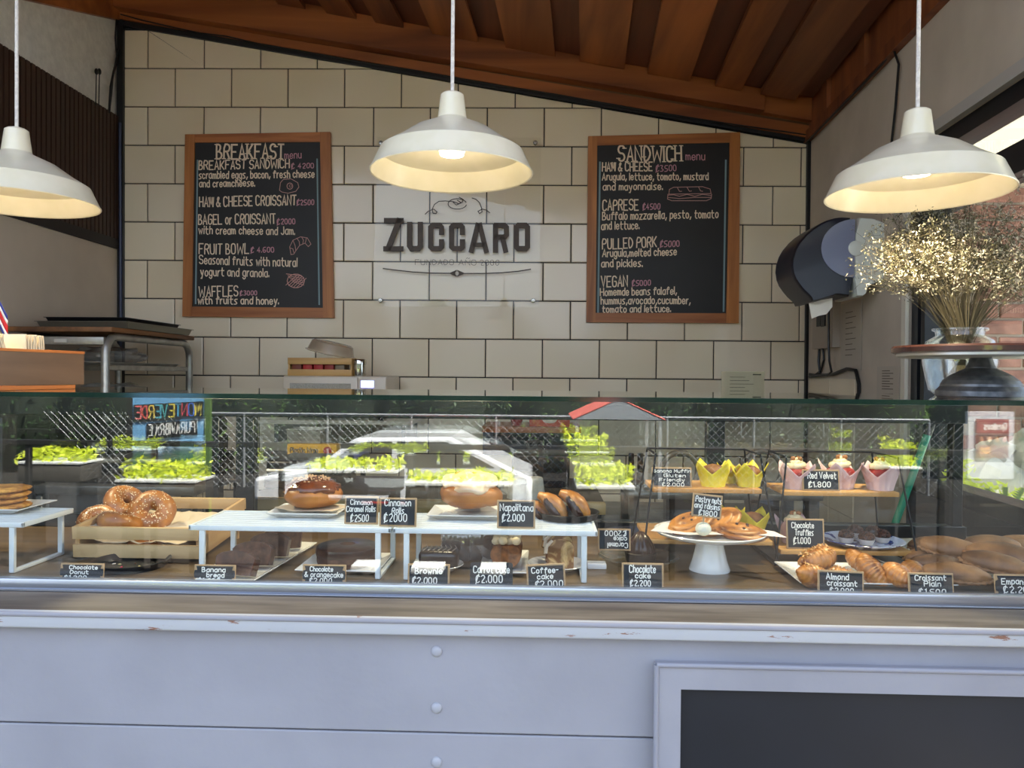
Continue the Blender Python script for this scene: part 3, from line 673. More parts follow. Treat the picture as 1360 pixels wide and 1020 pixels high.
thick([(596, 669), (632, 524)], 27); thick([(677, 669), (641, 524)], 27); thick([(610, 634), (664, 634)], 22); NL()
thick([(727, 669), (727, 529)], 28); thick([(727, 529), (776, 529), (786, 540), (786, 580), (776, 592), (727, 592)], 27); thick([(764, 592), (782, 669)], 27); NL()
thick([(840, 592), (840, 540), (850, 529), (890, 529), (900, 540), (900, 645), (890, 655), (850, 655), (840, 645), (840, 592)], 28); NL()
mb = MB(); fn = lambda u, v: (u, -.0426, v)
a = q(292, 742); b = q(470, 742); write(mb, "FUNDADO", a[0], a[1], q(500, 742)[0], b[1], 28*k, fn, 2.2*k, serif=False, jit=0)
write(mb, "AÑO".replace('Ñ', 'N'), q(528, 742)[0], a[1], q(622, 742)[0], a[1], 28*k, fn, 2.2*k, jit=0); ribbon(mb, [q(568, 708), q(574, 704), q(582, 708), q(588, 704)], 2*k, fn)
write(mb, "2000", q(645, 742)[0], a[1], q(745, 742)[0], a[1], 28*k, fn, 2.2*k, jit=0)
mb.obj('small_lettering', m_logo, lp, smooth=False, fix=False, kind='stuff')
mb = MB()
for pts, wd in (([(118, 762), (180, 770), (280, 781), (380, 787), (480, 788)], 6), ([(556, 789), (660, 789), (760, 785), (850, 777), (917, 766)], 6)):
    ribbon(mb, [q(*p) for p in pts], wd*k, fn)
ribbon(mb, [q(x, y) for x, y in ell(518, 788, 13, 13, 14)], 4*k, fn)
for dx in (-1, 1): mb.add([fn(*q(518+dx*44, 788)), fn(*q(518, 768)), fn(*q(518+dx*12, 788)), fn(*q(518, 808))], [(0, 1, 2, 3)])
fl = [[(346, 468), (362, 452), (392, 440), (410, 455), (404, 465), (388, 462), (384, 440), (396, 415), (420, 398), (455, 396), (500, 400), (530, 412), (538, 404), (520, 392)],
      ell(520, 412, 50, 28, 22, .2, 2*pi-.3), [(696, 460), (678, 446), (655, 440), (632, 452), (640, 464), (654, 455), (650, 430), (640, 405), (622, 388), (600, 380)], [(496, 402), (515, 418), (545, 404), (552, 388), (530, 376)]]
for pts in fl: ribbon(mb, [q(*p) for p in pts], 4.5*k, fn)
mb.obj('flourish', m_logo, lp, smooth=False, fix=False, kind='stuff')
so1 = None
for x, y in ((107, 84), (943, 82), (105, 935), (931, 936)):
    p = q(x, y)
    if so1 is None:
        mb = MB(); mb.lathe([(0, .0135), (.009, .013), (.0115, .010), (.0115, 0)], 20, M=Matrix.Rotation(pi/2, 4, 'X')); mb.cyl((0, 0, 0), (0, .028, 0), .006, 10)
        so1 = mb.obj('standoff', plain('steel', C(170, 168, 160), .25, .9), lp); o = so1
    else: o = bpy.data.objects.new('standoff', so1.data); COL.objects.link(o); o.parent = lp
    o.location = (p[0], -.0425, p[1])

# ============================================================ PENDANT LAMPS
m_shade = noisy('cream_enamel', C(232, 224, 196), C(238, 230, 206), 20, 2, .28, .02, coat=.3)
m_cord = noisy('white_braided_cord', C(214, 208, 200), C(235, 230, 222), 160, 2, .8, .6, dist=.001)
m_bulb = emit('warm_bulb', (1.0, .86, .66, 1), 3.2)
def pendant(px, py, Y, label):      # px,py = centre of the rim opening in the photograph
    p = atY(px, py, Y)
    t = thing('pendant_lamp', label, 'lamp', p, group=None)
    prof = [(.0, .174), (.020, .174), (.0255, .170), (.027, .160), (.0325, .118), (.036, .114), (.085, .092), (.125, .064), (.140, .055), (.150, .049), (.158, .044), (.170, .018), (.178, .001), (.1805, -.002), (.1795, -.004), (.1765, -.002),
            (.168, .016), (.156, .041), (.148, .0455), (.138, .050), (.120, .060), (.080, .086), (.03, .104), (.0, .106)]
    MB().lathe(prof, 64).obj('lamp_shade', m_shade, t, ang=28)
    mb = MB(); mb.lathe([(0, .178), (.008, .178), (.010, .172)], 16); mb.obj('cord_grip', m_shade, t)
    zceil = zc(p.x, p.y)-p.z+.02
    mb = MB(); mb.cyl((0, 0, .174), (0, 0, zceil), .0042, 10); mb.obj('cord', m_cord, t)
    mb = MB(); mb.lathe([(.012, .104), (.014, .08), (.024, .062), (.0285, .048), (.026, .038), (.0, .035)], 24); o = mb.obj('bulb', m_bulb, t); o['label'] = 'glowing warm bulb'
    ld = bpy.data.lights.new('pendant_light', 'SPOT'); ld.energy = LAMP_W; ld.color = (1.0, .78, .52); ld.shadow_soft_size = .028; ld.spot_size = radians(155); ld.spot_blend = .5
    lo = bpy.data.objects.new('pendant_light', ld); COL.objects.link(lo); lo.parent = t; lo.location = (0, 0, .024)
    return t
LAMP_W = 7.0
pendant(600, 229, 1.70, 'cream enamel pendant lamp in front of the brown wall logo')
pendant(1217, 257, 1.64, 'cream enamel pendant lamp on the right, above the dried flowers')
pendant(22, 268, 1.80, 'cream enamel pendant lamp cut off by the left edge, above the napkin box')
# ============================================================ INSIDE THE CASE
m_white = plain('white_powder_coat', C(214, 222, 226), .35)
m_china = plain('white_china', C(226, 228, 228), .12, coat=.4)
m_lwood = woodmat('pale_pine', C(176, 142, 96), C(206, 176, 128), 'x', .6, .08, 16)
m_lwoody = woodmat('pale_pine_side', C(170, 134, 92), C(200, 168, 122), 'y', .6, .08, 16)
m_signwood = plain('sign_wood_edge', C(176, 146, 108), .6)
m_signblack = plain('sign_slate', C(22, 28, 36), .5)
m_signtext = plain('white_marker', C(238, 238, 232), .8)
m_paper = plain('baking_paper', C(206, 192, 170), .7)
m_blackpan = plain('black_pan', C(26, 27, 30), .35, .3)

def riser(x0, y0, x1, y1, label):      # wire riser: slatted top on two bent strap legs on each side
    t = thing('wire_riser', label, 'display riser', ((x0+x1)/2, (y0+y1)/2, ZF))
    a, b = (x1-x0)/2, (y1-y0)/2; h = ZR-ZF
    fr = MB(); n = 8
    fr.rbox(-a, a, -b, -b+.006, h-.011, h, .002); fr.rbox(-a, a, b-.006, b, h-.011, h, .002)
    fr.rbox(-a, -a+.006, -b, b, h-.0109, h-.0001, .002); fr.rbox(a-.006, a, -b, b, h-.0109, h-.0001, .002)
    fr.obj('top_frame', m_white, t)
    m = max(6, int(2*b/.0125)); rb = MB().rbox(-a+.004, a-.004, -.0026, .0026, h-.006, h-.002, .001, 1).me('top_bar'); rb.materials.append(m_white)
    for i in range(1, m):
        o = bpy.data.objects.new('top_bar', rb); COL.objects.link(o); o.parent = t; o.location = (0, -b+2*b*i/m, 0)
    for sx_ in (-1, 1):
        x = sx_*(a-.026); mb = MB()
        for y in (-b+.002, b-.010): mb.rbox(x-.0055, x+.0055, y, y+.008, 0.001, h-.005, .001, 1)
        mb.rbox(x-.0052, x+.0052, -b+.003, b-.003, 0.0004, .007, .001, 1)
        mb.obj('leg', m_white, t)
    return t
YR0, YR1 = atZ(300, 767, ZF).y, atZ(300, 767, ZF).y+.168
riser(atY(-150, 690, YR0).x, YR0, atY(31, 690, YR0).x, YR1, 'white wire riser at the left end of the case, holding the cookies')
riser(atY(250, 700, YR0).x, YR0, atY(519, 700, YR0).x, YR1, 'white wire riser left of centre, holding the nut-topped roll')
riser(atY(522, 700, YR0).x, YR0, atY(794, 700, YR0).x, YR1, 'white wire riser right of centre, holding the black plate of chocolate pastries')

# ---- price signs
def sign(x0, y0, x1, y1, Y, lines, label, style='plain', zb=None, roll=0., sz=1., flip=False, wood=True, lean=.12, wdt=.0021, extra=None):
    # (x0,y0)-(x1,y1): the card in the photograph; lines: (text, fx0, fx1, fbase, fcap) as fractions of the card
    A = atY(x0, y1, Y); B = atY(x1, y0, Y)
    bz = A.z if zb is None else zb; wd_ = B.x-A.x; ht = B.z-bz
    t = thing('price_sign', label, 'sign', ((A.x+B.x)/2, Y, bz), rot=(-lean, roll, 0))
    a = wd_/2
    if wood: MB().rbox(-a, a, 0, .003, 0, ht, .0008, 1).obj('wooden_back', m_signwood, t)
    e = .0036 if wood else 0.
    if style == 'plain': P = [(-a+e, e), (a-e, e), (a-e, ht-e), (-a+e, ht-e)]
    elif style == 'round':
        P = []
        for cx, cz, a0 in ((a-.005, .005, -pi/2), (a-.005, ht-.005, 0), (-a+.005, ht-.005, pi/2), (-a+.005, .005, pi)):
            for i in range(4): an = a0+i*pi/6; P.append((cx+.005*cos(an), cz+.005*sin(an)))
    else:
        b2 = a-.0045; P = []
        side = [(b2, .004), (b2-.002, .010), (b2+.003, ht*.3), (b2+.0042, ht*.5), (b2+.003, ht*.7), (b2-.002, ht-.010), (b2, ht-.004)]
        P = [(-b2, .003), (b2, .003)]+side[1:-1]+[(b2, ht-.003), (-b2, ht-.003)]+[(-x, z) for x, z in side[1:-1]][::-1]
    MB().prism(P, -.0015, -.0001 if wood else .003).obj('slate_face', m_signblack, t, smooth=False)
    fn = lambda u, v: (u, -.0018, v)
    if flip: fn = lambda u, v: (-u, -.0018, ht-v)
    for tx, f0, f1, fb, fc in lines:
        mb = MB(); write(mb, tx, -a+wd_*f0, ht*(1-fb), -a+wd_*f1, ht*(1-fb), ht*fc, fn, wdt*sz, jit=.35)
        mb.obj('lettering', m_signtext, t, smooth=False, fix=False, kind='stuff')
    return t
YS = 1.455
sign(79, 749, 137, 783, YS, [("Chocolate", .22, .86, .32, .20), ("Donut", .24, .66, .60, .20), ("$1.200", .12, .62, .90, .20)], 'black sign reading Chocolate Donut, leftmost of the front row', 'scal', ZF, sz=.8)
sign(257, 751, 312, 785, YS, [("Banana", .20, .76, .38, .24), ("bread", .32, .74, .66, .22), ("$1.800", .12, .64, .95, .22)], 'black sign reading Banana bread, in front of the dark loaf slices', 'scal', ZF, sz=.85)
sign(401, 751, 459, 787, YS, [("Chocolate", .18, .70, .32, .22), ("& orangecake", .06, .94, .60, .24), ("$2.000", .18, .68, .90, .24)], 'black sign reading Chocolate and orangecake', 'scal', ZF, sz=.8)
sign(541, 750, 597, 788, YS, [("Brownie", .18, .82, .42, .24), ("$2.000", .12, .70, .84, .26)], 'black sign reading Brownie, under the gap between the risers', 'plain', ZF, sz=.9)
sign(624, 748, 681, 786, YS, [("Carrot cake", .08, .92, .40, .26), ("$2.000", .14, .76, .78, .28)], 'dark rounded sign reading Carrot cake, the one without a wooden rim', 'round', ZF, wood=False, sz=.9)
sign(700, 750, 752, 788, YS, [("Coffee-", .14, .82, .36, .22), ("cake", .28, .68, .60, .20), ("$2.000", .22, .92, .92, .24)], 'black sign reading Coffee-cake, tilted to the left', 'plain', ZF+.001, roll=-.06, sz=.85)
sign(826, 749, 882, 788, YS, [("Chocolate", .18, .80, .34, .26), ("cake", .32, .68, .54, .18), ("$2.200", .20, .68, .82, .20)], 'black sign reading Chocolate cake with the price 2.200', 'plain', ZF, sz=.9)
sign(1086, 759, 1148, 796, YS, [("Almond", .18, .66, .38, .24), ("croissant", .20, .84, .64, .22), ("$2.000", .26, .76, .95, .22)], 'black sign reading Almond croissant, in front of the croissant tray', 'plain', ZF, sz=.9, roll=.03)
sign(1207, 762, 1268, 797, YS, [("Croissant", .14, .82, .32, .22), ("Plain", .34, .70, .58, .22), ("$1.500", .22, .80, .92, .22)], 'black sign reading Croissant Plain', 'plain', ZF, sz=.85)
sign(1322, 764, 1384, 799, YS, [("Empanadas", .14, .96, .42, .24), ("$2.200", .18, .82, .78, .26)], 'black sign reading Empanadas, cut off by the right edge', 'scal', ZF, sz=.85)
Ys2 = YR0+.012
sign(457, 660, 502, 695.5, Ys2+.02, [("Cinnamon", .18, .82, .30, .18), ("Caramel Rolls", .06, .92, .55, .20), ("$2500", .20, .72, .90, .24)], 'black sign reading Cinnamon Caramel Rolls', 'plain', ZR+.0002, sz=.75)
sign(503.5, 662, 553, 697, Ys2, [("Cinnamon", .14, .84, .28, .22), ("Rolls", .34, .66, .54, .20), ("$2000", .14, .74, .82, .26)], 'black sign reading Cinnamon Rolls', 'plain', ZR+.0002, sz=.85)
sign(660, 665, 711, 697, Ys2, [("Napolitana", .08, .94, .38, .24), ("$2.000", .14, .72, .74, .24)], 'black sign reading Napolitana', 'plain', ZR+.0002, sz=.9)
sign(794, 703, 838, 731, 1.62, [("Caramel", .10, .70, .36, .22), ("cake", .12, .52, .62, .20), ("$2000", .14, .78, .90, .22)], 'brown-black sign standing upside down, reading Caramel cake', 'plain', None, flip=True, sz=.8)

# ---- crates, trays and plates
def plate_square(cx, cy, z, w_, d_, label, name='plate', mat=None, rz=0., lip=.010, cat='plate'):
    t = MB(); a, b = w_/2, d_/2
    r0 = [(-a*.72, -b*.72), (a*.72, -b*.72), (a*.72, b*.72), (-a*.72, b*.72)]
    L = [[(x, y, 0) for x, y in r0], [(x/.72, y/.72, lip) for x, y in r0], [(x/.72, y/.72, lip+.0025) for x, y in r0], [(x*.98, y*.98, .003) for x, y in r0]]
    vs = sum(L, []); fs = [(3, 2, 1, 0), (12, 13, 14, 15)]
    for k_ in range(3):
        for i in range(4): j = (i+1) % 4; fs.append((k_*4+i, k_*4+j, k_*4+4+j, k_*4+4+i))
    t.add(vs, fs); o = t.obj(name, mat or m_china, smooth=False); o.location = (cx, cy, z); o.rotation_euler = (0, 0, rz)
    bv = o.modifiers.new('soft', 'BEVEL'); bv.width = .0012; bv.segments = 2
    return tag(o, label, cat)
def plate_round(cx, cy, z, r, label, mat=None, lip=.010, name='plate', rim=.74, cat='plate', th=.0025):
    o = MB().lathe([(0, 0), (r*rim, 0), (r*.97, lip), (r, lip+th*.6), (r*.985, lip+th), (r*.95, lip+th*.6), (r*rim*.98, th), (0, th)], 48).obj(name, mat or m_china); o.location = (cx, cy, z)
    return tag(o, label, cat)

# bagel crate: slatted, back edge raised
cF = atZ(170, 745, ZF); xl, xr = atY(97, 740, cF.y).x, atY(264, 740, cF.y).x
crate = thing('bread_crate', 'pale wooden slatted crate tilted forward, holding the seeded bagels', 'crate', ((xl+xr)/2, cF.y, ZF+.006), rot=(.085, 0, -.0))
a = (xr-xl)/2; dp = .27; hh = .062
MB().rbox(-a, a, 0, .009, .040, .067, .001).obj('slat', m_lwood, crate); MB().rbox(-a, a, 0, .009, .0, .028, .001).obj('slat', m_lwood, crate)
MB().rbox(-a, a, dp-.009, dp, .040, .067, .001).obj('slat', m_lwood, crate); MB().rbox(-a, a, dp-.009, dp, .0, .028, .001).obj('slat', m_lwood, crate)
for s_ in (-1, 1): MB().rbox(s_*a-(.009 if s_ > 0 else 0), s_*a+(.009 if s_ < 0 else 0), .0092, dp-.0092, .0, .067, .001).obj('side_panel', m_lwoody, crate)
MB().rbox(-a+.01, a-.01, .01, dp-.01, .001, .006, .001).obj('bottom', m_lwood, crate)
for s_ in (-.95, .95): MB().cyl((s_*a*.95, dp-.03, -.028), (s_*a*.95, dp-.03, .002), .006, 8).obj('foot', m_lwoody, crate)
# crumpled paper lining
vs = MB(); nu, nv = 26, 26
def pf(u, v):
    x = -a+.014+(2*a-.028)*u; y = .014+(dp-.028)*v; ed = max(0, (abs(u-.5)-.36))*6; z = .030+ed**1.5*.03+.010*noise.noise(Vector((u*5, v*5, 3)))+.006*noise.noise(Vector((u*13, v*11, 1)))+v*.004
    return (x, y, z)
vs.add([pf(i/nu, j/nv) for j in range(nv+1) for i in range(nu+1)], [(j*(nu+1)+i, j*(nu+1)+i+1, (j+1)*(nu+1)+i+1, (j+1)*(nu+1)+i) for j in range(nv) for i in range(nu)])
pl_ = vs.obj('paper_lining', m_paper, crate); sm = pl_.modifiers.new('t', 'SOLIDIFY'); sm.thickness = .0006

m_bagel = noisy('bagel_crust', C(122, 66, 24), C(188, 124, 56), 26, 5, .38, .12, lo=.3, hi=.7, coat=.25, dist=.002, vary=.08)
m_seed = plain('sesame_seed', C(232, 214, 176), .5); m_poppy = plain('poppy_seed', C(40, 34, 34), .5)
def bagel():
    t = thing('bagel', '', 'bagel')
    mb = MB(); mb.torus(.0285, .0215, 36, 16, lambda a_, b_: 1+.07*noise.noise(Vector((cos(a_)*2, sin(a_)*2, b_*.3)))); 
    mb.v = [(x, y, z*.92) for x, y, z in mb.v]; mb.obj('crust', m_bagel, t, ang=80)
    for nm, mt, n_, sz in (('sesame_seeds', m_seed, 130, .0019), ('poppy_seeds', m_poppy, 90, .0009)):
        sd_ = MB()
        for i in range(n_):
            a_ = random.random()*6.283; b_ = random.gauss(1.45, .55); R = .0285+.0217*cos(b_); p = Vector((R*cos(a_), R*sin(a_), .0218*.92*sin(b_)))
            nrm = Vector((cos(b_)*cos(a_), cos(b_)*sin(a_), sin(b_))); q_ = nrm.to_track_quat('Z', 'Y').to_matrix().to_4x4() @ Matrix.Rotation(random.random()*6.28, 4, 'Z')
            sd_.blob(sz, sz*.6, sz*.35, nu=5, nv=3, M=Matrix.Translation(p) @ q_)
        sd_.obj(nm, mt, t, kind='stuff')
    return t
bg0 = bagel()
def place(o, px, py, Y, rot, label, group=None, sc=1.):
    p = atY(px, py, Y); o.location = p; o.rotation_euler = rot; o['label'] = label; o.scale = (sc,)*3
    if group: o['group'] = group
    return o
GB = 'seeded bagels in the wooden crate'
place(bg0, 202, 679, 1.745, (.95, .1, .3), 'large seeded bagel standing upright at the right of the crate, hole facing forward', GB, 1.05)
place(dup(bg0), 167, 668, 1.80, (.75, -.25, 1.3), 'seeded bagel at the back of the crate, left of the upright one', GB)
place(dup(bg0), 160, 694, 1.70, (.30, .15, 2.3), 'seeded bagel lying flat at the front of the crate', GB)
place(dup(bg0), 130, 691, 1.735, (.5, -.35, .8), 'seeded bagel leaning against the left wall of the crate', GB, .9)
place(dup(bg0), 194, 716, 1.672, (.1, .1, .2), 'seeded bagel low in the crate, seen through the gap between the slats', GB, .8)

# dark round tray
p = atZ(168, 754, ZF); plate_round(p.x+.004, p.y+.01, ZF, .078, 'dark round metal tray with a few crumbs in front of the bagel crate', plain('gunmetal_tray', C(52, 56, 64), .3, .8), .013, 'round_tray', .86, 'tray')
for i, (dx, dy, c_) in enumerate(((-.02, .01, C(220, 200, 140)), (-.004, -.012, C(200, 60, 90)), (.028, -.002, C(214, 190, 120)), (-.034, .014, C(220, 210, 190)), (.008, .02, C(90, 50, 30)))):
    mb = MB(); mb.blob(.004, .0018, .0016, nu=6, nv=4); o = mb.obj('crumb', plain('crumb%d' % i, c_, .7)); o.location = (p.x+dx, p.y+dy, ZF+.0042); o.rotation_euler = (0, 0, i*1.3)
    tag(o, ('cream', 'pink', 'yellow', 'white', 'brown')[i]+' crumb left on the dark round tray', 'crumb', 'crumbs on the dark round tray')
# cookies
m_cookie = noisy('golden_cookie', C(160, 104, 44), C(222, 168, 84), 60, 5, .7, .6, dist=.002, vary=.06)
pk = plate_square(atY(-14, 686, 1.62).x, 1.635, ZR, .20, .13, 'white rectangular plate under the stack of golden cookies')
for i in range(4):
    mb = MB(); mb.blob(.055, .055, .0085, lambda d, th, ph: 1+.05*noise.noise(Vector((cos(th)*2.3, sin(th)*2.3, i*3)))+.02*noise.noise(Vector((cos(th)*7, sin(th)*7, i*3+ph*2))), 40, 10)
    mb.v = [(x, y, max(-.0055, min(.0062, z+.0012*noise.noise(Vector((x*90, y*90, i)))))) for x, y, z in mb.v]
    o = mb.obj('cookie', m_cookie, ang=60); q_ = atY(1, 680, 1.635); o.location = (q_.x+(.004, -.003, .002, .003)[i], 1.635+(.002, -.003, .003, 0)[i], ZR+.0088+i*.0122); o.rotation_euler = (0, 0, i)
    tag(o, ('bottom', 'second from bottom', 'third from bottom', 'topmost')[i]+' golden round cookie of the stack at the left edge', 'cookie', 'stack of golden cookies')

# banana bread on a long white tray
m_choc = noisy('dark_loaf_crumb', C(62, 40, 30), C(92, 62, 46), 70, 5, .75, .5, dist=.002, vary=.08)
m_crust = noisy('dark_loaf_crust', C(44, 24, 18), C(84, 44, 30), 24, 4, .4, .3, dist=.002, coat=.15)
pa = atZ(322, 775, ZF); pb = atZ(404, 727, ZF); d_ = Vector((pb.x-pa.x, pb.y-pa.y, 0)); rzt = atan2(d_.y, d_.x)-pi/2
plate_square((pa.x+pb.x)/2-.030, (pa.y+pb.y)/2+.0, ZF, .115, d_.length+.03, 'long white tray under the dark banana bread slices', 'serving_tray', rz=rzt, lip=.008, cat='tray')
def slice_(w_, h_, th, name='loaf_slice', mc=None, mk=None, dome=.3):
    t = thing(name, '', 'cake slice'); P = []
    for i in range(15):
        u = i/14; x = -w_/2+w_*u; P.append((x*(1.0), h_*(1-dome)+h_*dome*sin(pi*min(1, max(0, u)))**.6))
    P = [(-w_/2*.9, 0)]+P+[(w_/2*.9, 0)]
    mb = MB(); mb.prism([(x*.965, .001+z*.965) for x, z in P], -th/2-.0004, th/2+.0004); mb.obj('crumb', mc or m_choc, t, smooth=False)
    mb = MB(); mb.prism(P, -th/2, th/2); mb.obj('crust', mk or m_crust, t, ang=50)
    return t
sl0_ = slice_(.082, .046, .026)
for i, f_ in enumerate((.05, .30, .56, .80)):
    o = sl0_ if i == 0 else dup(sl0_)
    c_ = pa+(pb-pa)*f_; o.location = (c_.x-.026, c_.y+.012, ZF+.009); o.rotation_euler = (-.30+.06*i, .03*(-1)**i, rzt*.6-.1+.12*i); o.scale = (1, 1, 1+.04*i)
    o['label'] = ('frontmost', 'second from the front', 'third from the front', 'rearmost')[i]+' dark slice of banana bread on the long white tray'; o['group'] = 'banana bread slices on the long tray'
# nut-topped caramel roll on square plate
plq = atY(408, 690, 1.63); plate_square(plq.x+.004, 1.635, ZR, .150, .12, 'white square plate under the nut-topped sweet roll')
mb = MB(); mb.slab([(-.075, -.01), (-.02, -.05), (.06, -.045), (.085, .02), (.02, .055), (-.05, .05)], 0, .0006); o = mb.obj('baking_paper', m_paper); o.location = (plq.x+.003, 1.64, ZR+.0135); tag(o, 'sheet of baking paper between the nut-topped roll and its square plate', 'paper')
m_bun = noisy('golden_bun', C(128, 72, 28), C(186, 122, 58), 12, 4, .4, .15, coat=.2, dist=.002)
m_glaze = noisy('chocolate_glaze', C(74, 36, 20), C(118, 62, 34), 18, 4, .15, .35, coat=.5, dist=.003)
m_nut = plain('chopped_nut', C(198, 160, 120), .6, vary=.2)
bun = thing('sweet_roll', 'big round sweet roll with chocolate glaze and chopped nuts on a square plate', 'pastry', (plq.x+.008, 1.64, ZR+.0142))
MB().blob(.062, .060, .030, lambda d, th, ph: 1+.05*sin(th*3+1)*cos(ph)+.04*noise.noise(d*3), 36, 18, M=Matrix.Translation((0, 0, .028))).obj('crumb_body', m_bun, bun, ang=80)
MB().blob(.058, .056, .026, lambda d, th, ph: 1+.10*noise.noise(d*4)+(.05 if sin(th*7) > 0 else 0)*(ph < .5), 40, 18, M=Matrix.Translation((0, 0, .0395))).obj('chocolate_glaze', m_glaze, bun, ang=80)
nm_ = MB()
for i in range(70):
    a_ = random.random()*6.28; r_ = .042*sqrt(random.random()); z_ = .0395+.026*sqrt(max(0, 1-(r_/.058)**2))+random.random()*.004
    nm_.blob(.0032, .002, .0016, nu=5, nv=3, M=Matrix.Translation((r_*cos(a_), r_*sin(a_), z_)) @ Matrix.Rotation(random.random()*3, 4, (random.random(), random.random(), 1)))
nm_.obj('chopped_nuts', m_nut, bun, smooth=False, kind='stuff')
# iced cinnamon roll on a square plate, on the right riser
plq = atY(622, 693, 1.63); plate_square(plq.x, 1.64, ZR, .165, .125, 'white square plate under the large iced cinnamon roll')
m_icing = noisy('white_icing', C(186, 150, 112), C(226, 208, 184), 10, 3, .3, .3, coat=.3, dist=.003)
cr_ = thing('cinnamon_roll', 'very large cinnamon roll with pale icing on the right-hand riser', 'pastry', (plq.x, 1.64, ZR+.0125))
def spir(d, th, ph):
    r_ = cos(ph); s_ = (r_*2.6-th/(2*pi)) % 1.0
    return 1+(.05*sin(pi*s_)-.03 if ph > .1 else .035*sin(th*2+ph*7))
mb = MB(); pts = []; rr_ = []
for i in range(130):
    t_ = i/129; th = t_*2.6*2*pi+4.6; r_ = .006+.044*t_**.8; pts.append((r_*1.05*cos(th), r_*sin(th), .064-.042*t_**1.6+.003*sin(th*1.5))); rr_.append(.0155+.006*t_+.0012*sin(th*3.1))
mb.tube(pts, rr_, 14, flat=1.15); mb.blob(.060, .057, .026, lambda d, th, ph: 1+.05*noise.noise(d*3), 48, 16, M=Matrix.Translation((0, 0, .030))); mb.obj('coiled_dough', m_bun, cr_, ang=75, kind='stuff')
mb = MB()
mb.blob(.057, .054, .024, lambda d, th, ph: 1+.22*noise.noise(d*2.0+Vector((3, 1, 0)))+.07*sin(th*4+.6)*cos(ph)+.05*noise.noise(d*6), 70, 22, M=Matrix.Translation((.002, -.010, .060)) @ Matrix.Rotation(.14, 4, 'X'))
mb.obj('icing', m_icing, cr_, ang=80, kind='stuff')
# napolitanas on a black plate
plq = atY(755, 694, 1.62); zN = ZR; plate_round(plq.x, 1.635, ZR, .0665, 'black round plate under the chocolate-filled pastries', m_blackpan, .012, rim=.9)
m_pastry = noisy('laminated_pastry', C(108, 56, 20), C(196, 134, 66), 9, 6, .4, .35, stretch=(1, 5, 5), coat=.25, dist=.002, vary=.08)
m_dchoc = noisy('dark_chocolate', C(30, 16, 12), C(58, 32, 24), 30, 4, .3, .5, coat=.2, dist=.003)
def napo():
    t = thing('chocolate_pastry', '', 'pastry')
    mb = MB(); pts = []; rr_ = []
    for i in range(17):
        u = i/16; x = -.040+.080*u; pts.append((x, 0, .006*sin(pi*u)*2)); rr_.append(.019*max(.25, sin(pi*(.06+.88*u)))**.6*(1+.04*sin(u*40)))
    mb.tube(pts, rr_, 18, flat=.85); mb.obj('pastry_shell', m_pastry, t, ang=70)
    mb = MB(); mb.blob(.030, .011, .010, lambda d, th, ph: 1+.18*noise.noise(d*5), 24, 12, M=Matrix.Translation((.003, -.0135, .006)) @ Matrix.Rotation(.15, 4, 'Y')); mb.obj('chocolate_filling', m_dchoc, t)
    return t
n0 = napo(); GN = 'chocolate-filled pastries on the black plate'
place(n0, 733, 675, 1.63, (.25, .75, -.15), 'middle chocolate-filled pastry of the three on the black plate', GN)
place(dup(n0), 762, 673, 1.635, (.25, .78, -.12), 'rightmost chocolate-filled pastry on the black plate', GN, 1.05)
place(dup(n0), 714, 681, 1.64, (.2, .6, -.2), 'leftmost chocolate-filled pastry, half behind the Napolitana sign', GN, .85)

# chocolate & orange cake, brownie, carrot cake, coffee cake, chocolate cake
p = atZ(440, 768, ZF); plate_square(p.x+.006, 1.60, ZF, .17, .16, 'white square plate under the dark chocolate and orange cake', rz=.0)
ck = thing('chocolate_orange_cake', 'dark round chocolate cake on a white plate behind the Chocolate and orangecake sign', 'cake', (p.x+.004, 1.62, ZF+.004))
MB().lathe([(0, 0), (.062, 0), (.064, .006), (.064, .030), (.058, .038), (0, .041)], 40).obj('cake_body', m_choc, ck)
MB().lathe([(0, .040), (.055, .0405), (.0655, .036), (.067, .028), (.0655, .020)], 40, flute=lambda a_: 1+.012*sin(a_*9)).obj('dark_icing', m_dchoc, ck)
p = atZ(580, 765, ZF); plate_round(p.x, p.y+.045, ZF, .050, 'small white bowl-shaped plate under the brownie', lip=.013, rim=.6)
br = thing('brownie', 'dark glossy rounded brownie behind the Brownie sign', 'cake', (p.x-.001, p.y+.045, ZF+.004))
MB().rbox(-.040, .040, -.03, .03, 0, .042, .012, 4).obj('brownie_body', plain('brownie_body', C(40, 30, 28), .35, coat=.4), br)
mb = MB()
for i in range(7): x = -.030+.010*i; mb.tube([(x, -.026, .0425), (x+.006, .0, .0435), (x, .026, .0425)], .0014, 6, flat=.6)
mb.obj('icing_drizzle', plain('grey_icing', C(150, 140, 134), .4), br, kind='stuff')
# behind the brownie: foil-wrapped slices
m_wrap = glassy('clingfilm', (.93, .93, .93, 1), .14, .05, .10, (.8, .8, .8, 1))
p = atZ(608, 758, ZF)
for i, (dx, dy) in enumerate(((-.012, .10), (.035, .11))):
    o = slice_(.062, .058, .05, 'wrapped_cake', m_choc, m_crust, .15); o.location = (p.x+dx, p.y+dy, ZF+.001); o.rotation_euler = (0, 0, .15*i); o['label'] = ('left', 'right')[i]+' of two dark cake pieces in clear film behind the brownie'; o['category'] = 'cake'; o['group'] = 'wrapped cakes behind the brownie'
    MB().rbox(-.034, .034, -.030, .030, .0, .064, .006, 2).obj('clear_film', m_wrap, o)
p = atZ(668, 764, ZF); plate_square(p.x, p.y+.085, ZF, .10, .20, 'narrow white plate under the carrot cake', lip=.008)
m_carrot = noisy('carrot_crumb', C(88, 52, 24), C(146, 92, 48), 70, 5, .8, .6, dist=.003)
